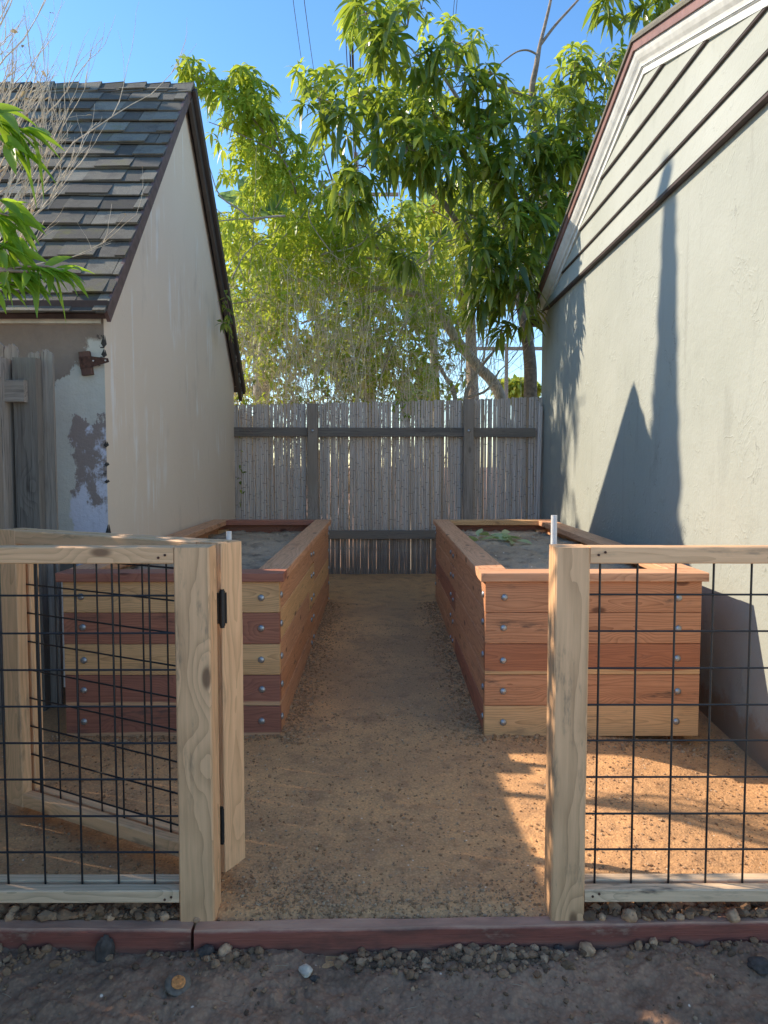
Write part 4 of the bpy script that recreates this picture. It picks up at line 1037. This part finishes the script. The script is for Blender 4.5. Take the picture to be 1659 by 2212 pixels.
    for pts in ([(610, 330), (590, 270), (560, 215)], [(600, 330), (540, 250), (480, 205), (420, 160)], [(735, 440), (700, 330), (690, 220)], [(640, 420), (610, 340), (540, 300), (450, 262)], [(960, 440), (900, 400), (800, 390)], [(1000, 230), (960, 215), (870, 205)]):
        mb = MB(); limb(mb, uvp(pts, 8.15), .012, .004, 6); build(mb, 'branch', BARK, t)
umbrella_tree()

def fine_tree():
    """pale leafed tree, its long limbs arching left above the thicket"""
    b0 = W(1080, 1100, 8.9); t = thing('leafy_tree', (b0.x, b0.y, .12), 'yellow-green small leafed tree with long brown limbs arching left above the bamboo fence', 'tree', 'trees behind the bamboo fence')
    mb = MB()
    limb(mb, uvp([(1110, 1120), (1085, 870), (1030, 790), (985, 735), (955, 680), (925, 635)], 8.9), .075, .05, 10)
    limb(mb, uvp([(925, 638), (900, 595), (860, 560), (800, 520), (745, 465), (715, 420), (690, 390, 8.6)], 8.9), .050, .020, 9)
    limb(mb, uvp([(930, 645), (860, 628), (780, 622), (700, 605), (620, 600), (560, 570), (505, 545), (440, 520)], 8.9), .043, .016, 9)
    limb(mb, uvp([(745, 465), (660, 470), (600, 465), (540, 480)], 8.9), .018, .008)
    limb(mb, uvp([(860, 560), (780, 555), (700, 530), (620, 545)], 8.9), .020, .008)
    limb(mb, uvp([(985, 735), (990, 690), (1040, 640), (1110, 590)], 8.9), .020, .008)
    rb = random.Random(31)
    for k in range(46):
        u, v = rb.uniform(490, 980), rb.uniform(430, 820); D = rb.uniform(7.9, 9.0); a = W(u, v, D); L = rb.uniform(.5, 1.3); an = rb.choice((rb.gauss(.5, .35), rb.gauss(2.5, .4), rb.gauss(1.4, .4)))
        d = Vector((math.cos(an), rb.gauss(0, .2), math.sin(an)))*L; n_ = Vector((-d.z, 0, d.x))*rb.gauss(0, .16)
        limb(mb, [tuple(a), tuple(a+d*.5+n_), tuple(a+d)], rb.uniform(.006, .014), .003, 5, .02)
    build(mb, 'trunk', BARKP, t)
    def cloud(polys, n, D0, D1, L0, L1, wid, mat, nm, droop=.4, k=5, hole=.0):
        P = []
        for (u0, v0, u1, v1, wgt) in polys:
            m = int(n*wgt); u = rng.uniform(u0, u1, m); v = rng.uniform(v0, v1, m)
            g = fbm(u, v, 1/38., 3, 5)+.0; keep = g > hole
            u, v = u[keep], v[keep]; D = rng.uniform(D0, D1, len(u))
            P.append(np.array([W(a, b_, c) for a, b_, c in zip(u, v, D)]))
        C = np.concatenate(P); a = rng.normal(0, 1, C.shape); a[:, 2] = np.abs(a[:, 2])*.4
        B_, D_, L_, Wd, dr = palmate(C, a, rng.uniform(L0, L1, len(C)), k, 1., droop, wid)
        B_ = B_+D_*(rng.uniform(0, .6, len(B_))*L_)[:, None]
        build(leaf_mesh(nm, B_, D_, L_, Wd, dr, .25, 4), nm, mat, t)
    cloud([(470, 380, 620, 560, .20), (520, 300, 700, 420, .12), (600, 400, 780, 600, .25), (700, 430, 960, 600, .18), (480, 540, 760, 700, .18), (760, 560, 1000, 720, .12), (930, 380, 1010, 520, .05)], 2000, 8.0, 9.6, .06, .13, .2, LF_LIGHT, 'crown', hole=-.16)
    cloud([(470, 440, 700, 650, .3), (640, 470, 940, 640, .3), (950, 370, 1060, 480, .1), (480, 600, 800, 800, .3), (920, 470, 1240, 640, .12)], 1700, 9.8, 11.5, .08, .15, .22, LF_YEL, 'crown', hole=-.1)
    cloud([(490, 250, 640, 420, .4), (470, 300, 560, 480, .3)], 1100, 8.3, 8.9, .05, .085, .16, LF_LIGHT, 'crown', .5, hole=.0)
fine_tree()

def backdrop_trees():
    """leafy mass further away that closes most of the gaps low behind the fence"""
    for i, (u, v, ru, rv, D, n, mat, lab) in enumerate((
            (560, 640, 140, 210, 13, 1100, LF_YEL, 'bushy yellow-green tree far behind the left half of the thicket'),
            (790, 660, 170, 190, 14, 1400, LF_LIGHT, 'bushy green tree far behind the middle of the thicket'),
            (1010, 560, 130, 150, 15, 800, LF_YEL, 'yellowish tree seen through the gaps beside the dark leaves'),
            (1190, 560, 90, 150, 15, 550, LF_LIGHT, 'green tree glimpsed behind the trunk by the grey house'),
            (1120, 838, 46, 20, 40, 700, LF_YEL, 'distant golden tree low on the horizon above the fence'))):
        p, d = clump_points(u, v, ru, rv, D, ru*px(D)*.8, n, .2); g = fbm(p[:, 0]*3, p[:, 2]*3, 1., 3, i)
        p = p[g > -.25]
        if D < 20: p = p[p[:, 2] > .8]
        base = W(u, 1100, D); t = thing('leafy_tree', (base.x, D, .1), lab, 'tree', 'trees behind the bamboo fence')
        mb = MB(); c = W(u, v, D); limb(mb, [(base.x, D, -.2), (base.x+.1, D, c.z*.4), tuple(c)], .012*D, .006*D); 
        for k in range(7):
            q = p[rng.integers(len(p))]; limb(mb, [tuple(c*.7+Vector((base.x, D, .5))*.3), tuple((c+Vector(q))/2+Vector((0, 0, .1))), tuple(q)], .003*D, .001*D, 5)
        build(mb, 'trunk', BARK, t)
        B_, D_, L_, Wd, dr = palmate(p, rng.normal(0, 1, p.shape), rng.uniform(.008, .013, len(p))*D, 5, 1., .4, .24)
        build(leaf_mesh('crown', B_, D_, L_, Wd, dr, .2, 4), 'crown', mat, t)
backdrop_trees()

# ------------------------------------------------------------------ giant-leaved plants
def big_leaf(base, tip, wd, droop, mb):
    a = Vector(base); b_ = Vector(tip); n = 14; d = b_-a; side = d.cross(Vector((.2, -1, .1))).normalized(); nor = side.cross(d).normalized(); vs = []
    for i in range(n+1):
        s = i/n; c = a+d*s+Vector((0, 0, -droop*s*s)); w_ = wd*math.sin(math.pi*min(1, (s*.92+.06)))**.6
        for k in (-1, -.5, 0, .5, 1):
            vs.append(c+side*w_*k*(1+.05*math.sin(i*2.1+k))+nor*w_*abs(k)*.35+nor*.02*math.sin(i*1.7+k*3))
    mb.add(vs, [(i*5+k, i*5+k+1, (i+1)*5+k+1, (i+1)*5+k) for i in range(n) for k in range(4)], True)
    mb.tube([a+(a-b_)*.25, a, a+d*.5+Vector((0, 0, -droop*.25)), b_+Vector((0, 0, -droop))], [.02, .018, .010, .004], 6)
def banana(lab, base, leaves):
    bu = W(base[0], 1100, base[1]); t = thing('giant_leaf_plant', (bu.x, bu.y, .1), lab, 'plant', 'giant leaved plants behind the thicket')
    mb = MB(); top = W(leaves[0][0], leaves[0][1], base[1]); mb.tube([(bu.x, bu.y, -.1), (bu.x, bu.y, top.z*.5), tuple(top)], [.09, .07, .03], 10); build(mb, 'stem', BARKP, t)
    for u0, v0, u1, v1, w_, dr in leaves:
        m = MB(); big_leaf(W(u0, v0, base[1]), W(u1, v1, base[1]+random.uniform(-.4, .4)), w_*px(base[1]), dr, m); build(m, 'leaf', BIGLEAF, t)
banana('pale giant leaved plant whose leaves show beside the beige house roof', (560, 10.5), [(600, 470, 560, 350, 32, .1), (590, 470, 520, 370, 30, .1), (575, 450, 470, 405, 16, .1), (600, 480, 600, 370, 26, 0), (610, 520, 690, 440, 28, .1)])
banana('giant leaved plant behind the middle of the trees', (940, 10.8), [(930, 520, 925, 395, 30, 0), (920, 500, 870, 420, 26, .1), (935, 500, 965, 400, 24, .1), (940, 520, 1000, 460, 24, .1), (900, 700, 880, 600, 30, .1)])
banana('giant leaved plant low behind the fence with a torn leaf', (900, 9.6), [(905, 900, 925, 775, 26, .05), (880, 900, 870, 800, 20, .05)])
m = MB(); big_leaf(W(925, 480, 10.3), W(948, 440, 10.2), 14*px(10.3), .0, m); build(m, 'orange_leaf', plain('orange_leaf', (.55, .17, .03), .5, 0, .3), None, W(925, 480, 10.3), label='small orange dying leaf glowing among the green trees', category='leaf')

# ------------------------------------------------------------------ dry cane thicket on top of the fence line
def thicket():
    b0 = W(720, 1100, 8.1)
    t = thing('cane_thicket', (b0.x, 8.1, .12), 'tangled thicket of dry upright canes and green vine leaves above the bamboo fence', 'thicket')
    mb = MB(); pts = []
    for i in range(330):
        u = rng.triangular(490, 600, 1010) if i % 3 else rng.uniform(490, 1000); D = rng.uniform(7.68, 8.4); topv = rng.uniform(560, 800) if u < 900 else rng.uniform(640, 820)
        a = W(u, 1000, D); a.z = .5; e = W(u+rng.normal(0, 95), topv, D+rng.normal(0, .1)); c = (a+e)/2+Vector((rng.normal(0, .14), 0, 0)); r = rng.uniform(.0025, .0075)
        q = smooth_path([a, c, e], 4); mb.tube(q, list(np.linspace(r, r*.35, len(q))), 4, False); pts.append(q)
    build(mb, 'canes', DRYCANE, t, kind='stuff')
    mb = MB()
    for i in range(4200):
        q = pts[rng.integers(len(pts))]; s = q[rng.integers(2, len(q))]; d = Vector((rng.normal(0, .8), rng.normal(0, .4), rng.normal(.35, .6))).normalized()*rng.uniform(.06, .26)
        mb.tube([s, s+d*.5+Vector((0, 0, .01)), s+d], [.0026, .002, .0013], 3, False)
    build(mb, 'side_twigs', TWIG, t, kind='stuff')
    # dry and green leaves
    def lv(n, u0, u1, v0, v1, L0, L1, w_, mat, nm, hole):
        u = rng.uniform(u0, u1, n); v = v0+(v1-v0)*rng.random(n)**.8; k = fbm(u, v, 1/30., 3, 21) > hole; u, v = u[k], v[k]
        P = np.array([W(a, b_, c) for a, b_, c in zip(u, v, rng.uniform(7.75, 8.8, len(u)))])
        Dn = unit(rng.normal(0, 1, P.shape)); L = rng.uniform(L0, L1, len(P))
        build(leaf_mesh(nm, P, Dn, L, L*w_, .3, .3, 4), nm, mat, t, kind='stuff')
    lv(5200, 490, 1010, 560, 880, .04, .095, .28, LF_LIGHT, 'vine_leaves', -.12)
    lv(900, 560, 1000, 640, 870, .04, .07, .3, LF_DARK, 'dark_leaves', .0)  # darker green leaves mixed among the vine leaves
    lv(2600, 495, 900, 620, 880, .04, .11, .08, DRYLEAF, 'dry_leaves', -.1)
thicket()

def twiggy(mb, p, d, L, r, depth, rnd, spread=.5, up=.15, tips=None, n=5):
    pts = [p]; q = p.copy(); dd = d.copy()
    for i in range(4):
        dd = (dd+Vector((rnd.gauss(0, .12), rnd.gauss(0, .12), rnd.gauss(up*.3, .08)))).normalized(); q = q+dd*L/4; pts.append(q.copy())
    mb.tube(pts, list(np.linspace(r, r*.45, 5)), n if r > .004 else 4, False)
    if depth == 0:
        if tips is not None: tips.append((q, dd))
        return
    for k in range(rnd.choice((2, 3, 3))):
        i = rnd.choice((1, 2, 3, 4)); nd = (dd+Vector((rnd.gauss(0, spread), rnd.gauss(0, spread), rnd.gauss(up, spread*.6)))).normalized()
        twiggy(mb, pts[i], nd, L*rnd.uniform(.55, .85), r*.58, depth-1, rnd, spread, up, tips, n)

def pale_shrub():
    b0 = W(1000, 1100, 8.0); t = thing('bare_shrub', (b0.x, 8.0, .12), 'pale leafless shrub fanning out above the fence right of the thicket', 'shrub')
    rnd = random.Random(5); mb = MB()
    limb(mb, uvp([(990, 1100), (985, 870), (960, 810), (940, 775)], 8.1), .030, .016); limb(mb, uvp([(995, 1000), (1005, 860), (1035, 800), (1070, 755)], 8.1), .028, .014); limb(mb, uvp([(1005, 860), (1050, 845), (1080, 800)], 8.1), .016, .010)
    build(mb, 'trunk', BARKP, t)
    mb = MB()
    for u, v, tu, tv in ((940, 775, 900, 660), (940, 775, 870, 640), (985, 870, 930, 650), (1070, 755, 1120, 640), (1035, 800, 1060, 620), (1080, 800, 1170, 690), (1005, 850, 1000, 620), (1040, 800, 1110, 600), (1000, 840, 960, 600), (1060, 770, 1150, 650), (970, 830, 850, 700), (1020, 830, 1080, 690)):
        a = W(u, v, 8.1); e = W(tu, tv, rnd.uniform(7.8, 8.3)); twiggy(mb, a, (e-a).normalized(), (e-a).length*.8, .007, 2, rnd, .22, .1)
    for k in range(60):
        a = W(rnd.uniform(930, 1080), rnd.uniform(780, 880), rnd.uniform(7.8, 8.2)); e = a+Vector((rnd.gauss(.15, .35), rnd.gauss(0, .1), rnd.uniform(.5, 1.3))); mb.tube([a, (a+e)/2+Vector((rnd.gauss(0, .03), 0, 0)), e], [.004, .003, .0015], 4, False)
    build(mb, 'twigs', TWIG, t)
pale_shrub()

def bare_left():
    t = thing('bare_shrub', (-2.6, 3.35, 0), 'tall bare shrub with reddish twigs standing in front of the shingle roof', 'shrub')
    rnd = random.Random(12); mb = MB(); tips = []
    D = 3.55
    stems = [((-120, 560), (60, 330)), ((-60, 520), (95, 300)), ((-120, 430), (35, 90)), ((-150, 330), (70, 60)), ((-80, 560), (150, 420)), ((-40, 480), (140, 360)), ((20, 520), (170, 210)), ((-30, 430), (110, 240)),
             ((-100, 500), (60, 430)), ((30, 560), (130, 330)), ((-150, 250), (20, 40)), ((-150, 180), (60, 110)), ((-60, 600), (120, 520)), ((-30, 400), (60, 260)), ((-130, 620), (100, 560)), ((-100, 300), (40, 170)), ((-20, 540), (190, 440)), ((-40, 300), (30, 200)), ((-60, 350), (90, 300)), ((-20, 380), (60, 330)), ((-60, 450), (50, 400)), ((-60, 420), (120, 210)), ((10, 430), (100, 200)), ((-50, 350), (160, 180))]
    base = Vector((-2.55, 3.3, 0)); mid = W(-130, 600, D)
    for k in range(4): limb(mb, [tuple(base+Vector((.05*k, 0, 0))), (-2.5+.05*k, 3.4, .9), tuple(mid+Vector((.04*k, 0, .02*k)))], .022, .014)
    build(mb, 'trunk', TWIGD, t)
    mb = MB()
    for a, e in stems:
        A = W(*a, D+rnd.uniform(-.15, .15)); E_ = W(*e, D+rnd.uniform(-.2, .2)); L = (E_-A).length
        mb.tube([mid, (mid+A)/2+Vector((0, 0, .03)), A], [.010, .008, .007], 5, False)
        twiggy(mb, A, (E_-A).normalized(), L*.75, .0062, 3, rnd, .34, .22, tips)
    build(mb, 'twigs', TWIG, t)
    P = []; 
    for q, d in tips:
        if rnd.random() < .14: P.append(q)
    if P:
        P = np.array([tuple(q) for q in P]); Dn = unit(rng.normal(0, 1, P.shape)); L = rng.uniform(.015, .035, len(P)); build(leaf_mesh('dead_leaves', P, Dn, L, L*.3, .3, .4, 4), 'dead_leaves', DRYLEAF, t)
bare_left()

def peach():
    t = thing('peach_tree', (-2.55, 2.35, 0), 'peach branches with long bright green leaves reaching in from the left edge', 'tree')
    mb = MB(); limb(mb, [(-2.55, 2.35, -.1), (-2.5, 2.35, .8), (-2.45, 2.4, 1.5)], .05, .035)
    limb(mb, [(-2.45, 2.4, 1.5), (-2.3, 2.5, 1.9), (-2.0, 2.45, 2.15), (-1.5, 2.3, 2.32)], .03, .008); limb(mb, [(-2.5, 2.4, 1.3), (-2.1, 2.4, 1.65), (-1.6, 2.35, 1.86), tuple(W(60, 585, 2.3))], .02, .005)
    limb(mb, [(-2.45, 2.4, 1.5), (-2.6, 2.1, 2.3), (-2.3, 1.9, 2.9)], .03, .01); limb(mb, [(-2.45, 2.4, 1.5), (-2.9, 2.6, 2.3), (-2.8, 2.5, 3.0)], .03, .01)
    build(mb, 'trunk', TWIGD, t)
    B_, D_, L_, R_ = [], [], [], []
    def spray(a, e, n, lmin=.09, lmax=.135, D=2.3, hang=.7, spread=.75):
        A = W(*a, D); E_ = W(*e, D+.02); ax = (E_-A).normalized()
        m_ = MB(); m_.tube([A, (A+E_)/2+Z*.01, E_], [.004, .003, .0018], 5, False); build(m_, 'twig', TWIGD, t)
        for i in range(n):
            f = (i+.5)/n; q = A+(E_-A)*(.25+.75*f); d = ax*rng.uniform(.5, 1.1)+Vector(rng.normal(0, spread, 3))*.6-Z*hang*rng.uniform(.1, .9)
            B_.append(tuple(q)); D_.append(tuple(d.normalized())); L_.append(rng.uniform(lmin, lmax))
    spray((-60, 250), (70, 285), 15); spray((-40, 280), (40, 320), 8); spray((-50, 250), (10, 240), 7)
    spray((-60, 460), (35, 470), 12); spray((-50, 420), (20, 440), 7); spray((-40, 520), (30, 540), 10)
    spray((-40, 590), (120, 580), 24, .07, .12); spray((60, 575), (150, 590), 9, .06, .11); spray((0, 580), (60, 600), 10, .06, .1); spray((-40, 620), (30, 615), 9, .06, .1); spray((-30, 560), (20, 520), 7)
    # outer crown beyond the picture: it dapples the near ground
    def cloud(c, r, n):
        d = unit(rng.normal(0, 1, (n, 3)))*rng.random((n, 1))**.4*np.array(r); P = np.array(c)+d
        for q in P: B_.append(tuple(q)); D_.append(tuple(unit(rng.normal(0, 1, 3)-np.array([0, 0, .5])))); L_.append(rng.uniform(.10, .15))
    cloud((-2.45, 2.05, 2.75), (.75, .5, .7), 900); cloud((-2.6, 2.75, 2.7), (.6, .5, .6), 500); cloud((-2.9, 3.1, 2.5), (.5, .3, .5), 160)
    L_ = np.array(L_)
    build(leaf_mesh('leaves', np.array(B_), np.array(D_), L_, L_*.155, .35*rng.uniform(.6, 1.6, len(L_)), .45, 7), 'leaves', LF_PEACH, t)
peach()

def vine_sprigs():
    t = thing('creeping_vine', WX(490, 660, XL+.12), 'small green vine sprigs climbing the dark verge board of the beige house', 'vine')
    mb = MB(); B_ = []; D_ = []
    for a, e in (((500, 740), (487, 630)), ((497, 700), (483, 650)), ((488, 700), (478, 695))):
        A = WX(*a, XL+.13); E_ = WX(*e, XL+.13); mb.tube([A, (A+E_)/2+Vector((.02, 0, 0)), E_], [.003, .003, .002], 5, False)
        for i in range(14): q = A+(E_-A)*rng.random(); B_.append(tuple(q)); D_.append(tuple(unit(rng.normal(0, 1, 3)+np.array([.2, -.4, -.2]))))
    build(mb, 'stem', TWIGD, t); L = rng.uniform(.05, .09, len(B_)); build(leaf_mesh('leaves', np.array(B_), np.array(D_), L, L*.2, .3, .3, 5), 'leaves', LF_DARK, t)
    t = thing('creeping_vine', (-1.42, FD-.13, 1.5), 'thin dry vine with a few leaves tangled on the left end of the bamboo fence', 'vine')
    mb = MB(); B_ = []; D_ = []; rnd = random.Random(4)
    for k in range(16):
        a = W(rnd.uniform(515, 540), rnd.uniform(860, 930), FD-.1); e = a+Vector((rnd.uniform(0, .22), -.02, rnd.gauss(0, .07))); mb.tube([a, (a+e)/2+Vector((0, -.03, rnd.gauss(0, .04))), e], [.002, .0018, .001], 4, False)
    for v in np.arange(950, 1090, 9):
        if rnd.random() < .6: B_.append(tuple(W(519+rnd.uniform(-2, 5), v, FD-.08))); D_.append(tuple(unit(rng.normal(0, 1, 3))))
    build(mb, 'stem', TWIGD, t); L = rng.uniform(.03, .06, len(B_)); build(leaf_mesh('leaves', np.array(B_), np.array(D_), L, L*.3, .3, .3, 4), 'leaves', LF_DARK, t)
    t = thing('creeping_vine', (0, FD-.1, 1.85), 'green vine leaves spilling over the middle top of the bamboo fence', 'vine')
    n = 46; P = np.array([W(rng.normal(868, 12), rng.uniform(848, 905), FD-.06) for _ in range(n)]); L = rng.uniform(.03, .06, n)
    mb = MB(); mb.tube([W(866, 840, FD+.02), W(868, 862, FD-.04), W(872, 905, FD-.05)], .003, 5); build(mb, 'stem', TWIGD, t)
    build(leaf_mesh('leaves', P, unit(rng.normal(0, 1, (n, 3))), L, L*.3, .3, .3, 4), 'leaves', LF_LIGHT, t)
vine_sprigs()

# leaves lying on the right bed's soil
t = thing('leafy_sprig', W(1085, 1160, 5.3), 'pale green fallen leafy sprig lying on the soil of the right raised bed', 'leaves')
n = 20; P = np.array([WZ(rng.normal(1088, 20), rng.normal(1163, 5), TOPZ-.01) for _ in range(n)]); Dn = rng.normal(0, 1, (n, 3)); Dn[:, 2] = np.abs(Dn[:, 2])*.35; L = rng.uniform(.09, .15, n)
build(leaf_mesh('leaves', P, unit(Dn), L, L*.25, .15, .3, 5), 'leaves', leaf_mat('fading_leaf', [(.50, .56, .26), (.62, .66, .38), (.42, .50, .2)], .3), t)
mb = MB(); q = W(1130, 1160, 5.9); mb.tube([WZ(1080, 1165, TOPZ-.03), WZ(1110, 1160, TOPZ), q], [.004, .003, .002], 5); build(mb, 'stem', TWIGD, t)

# ------------------------------------------------------------------ tall narrow cypress out of view: its shadow is the spire on the wall
def cypress(x, y, h, r, label):
    t = thing('cypress', (x, y, -.1), label, 'tree')
    mb = MB(); mb.tube([(x, y, -.1), (x, y, h*.9)], [.07, .01], 8); build(mb, 'trunk', BARK, t)
    n = 4200; z = h*(1-rng.random(n)**1.35*.985); f = 1-z/h
    R = r*np.interp(f, [0, .08, .25, .55, 1], [.05, .30, .72, .95, 1.0])*(.85+.15*np.sin(z*2.3)); a = rng.uniform(0, 6.28, n); q = R*np.sqrt(rng.uniform(.1, 1, n))
    P = np.stack([x+np.cos(a)*q, y+np.sin(a)*q, z-.1], -1); D_ = unit(np.stack([np.cos(a)*.35, np.sin(a)*.35, np.ones(n)], -1)); L = rng.uniform(.12, .22, n)
    build(leaf_mesh('crown', P, D_, L, L*.28, 0., .3, 4), 'crown', LF_CYP, t)
def far_left_tree():
    c = np.array([-6.5, 9.35, 7.75]); t = thing('weeping_tree', (c[0], c[1], -.1), 'tall weeping tree outside the left edge, dappling the far grey wall with shadow', 'tree')
    mb = MB(); limb(mb, [(c[0], c[1], -.1), (c[0]-.1, c[1], 3.5), (c[0], c[1], 6.8), tuple(c)], .16, .04)
    for k in range(9):
        q = c+rng.normal(0, 1, 3)*np.array([.4, .5, .6]); limb(mb, [tuple(c-[0, 0, .8]), tuple((c+q)/2), tuple(q)], .03, .008, 5)
    build(mb, 'trunk', BARK, t)
    n = 250; d = unit(rng.normal(0, 1, (n, 3)))*rng.random((n, 1))**.45; P = c+d*np.array([.8, .95, 1.45]); P[:, 1] += (P[:, 2]-c[2])*.22; g = fbm(P[:, 1]*2.2, P[:, 2]*1.1, 1., 3, 3); P = P[g > -.22]
    B_, D_, L_, Wd, dr = palmate(P, rng.normal(0, 1, P.shape), rng.uniform(.13, .24, len(P)), 6, .8, .9, .11)
    build(leaf_mesh('crown', B_, D_, L_, Wd, dr, .3, 4), 'crown', LF_DARK, t)
far_left_tree()
p = WX(1450, 312, XW); s = -5.2; k = (s-XW)
cypress(s, p.y-.31*k, p.z-.77*k-.2, .37, 'slim cypress outside the left edge casting the spire shadow on the grey wall')

# ------------------------------------------------------------------ utility pole, wires
def pole(u, v0, D, top, label, arm=True):
    b = W(u, 1100, D); zt = W(u, top, D).z; t = thing('utility_pole', (b.x, D, 0), label, 'utility pole')
    mb = MB(); mb.tube([(b.x, D, -.3), (b.x, D, zt)], [.006*D*.6, .004*D*.6], 10); build(mb, 'pole', BARK, t)
    if arm: mb = MB(); z = W(u, arm, D).z; mb.box((b.x-1.7, D-.06, z-.07), (b.x+1.9, D+.06, z+.07)); build(mb, 'crossarm', BARK, t)
    return b
pole(1091, 0, 32, 742, 'thin brown utility pole seen through the gap above the right fence end', 753)
pole(771, 0, 34, 330, 'tall utility pole mostly hidden behind the trees where the wires meet', 420)
WM = plain('black_cable', (.01, .01, .01), .6)
def wire(a, b_, r, lab, D0=16, D1=32):
    A = W(*a, D0); B = W(*b_, D1); mb = MB(); pts = []
    for i in range(13): f = i/12; pts.append(A+(B-A)*f-Z*(.25*4*f*(1-f)))
    mb.tube(pts, r, 5); build(mb, 'overhead_wire', WM, None, A, label=lab, category='wire', group='overhead wires running to the hidden pole')
wire((628, -40), (672, 250), .008, 'thin overhead wire, leftmost against the sky'); wire((652, -40), (695, 250), .009, 'thin overhead wire just right of the leftmost one')
wire((750, -60), (768, 400), .022, 'thick black overhead cable, left strand of the dark bundle'); wire((757, -60), (771, 400), .03, 'thickest black overhead cable in the middle of the dark bundle'); wire((744, 20), (765, 400), .012, 'thin cable hanging left of the dark bundle')
wire((779, 60), (774, 400), .010, 'thin cable hanging right of the dark bundle'); wire((992, -50), (960, 260), .007, 'thin overhead wire right of the top leaves'); wire((986, -50), (955, 260), .007, 'faint overhead wire beside the one right of the top leaves')
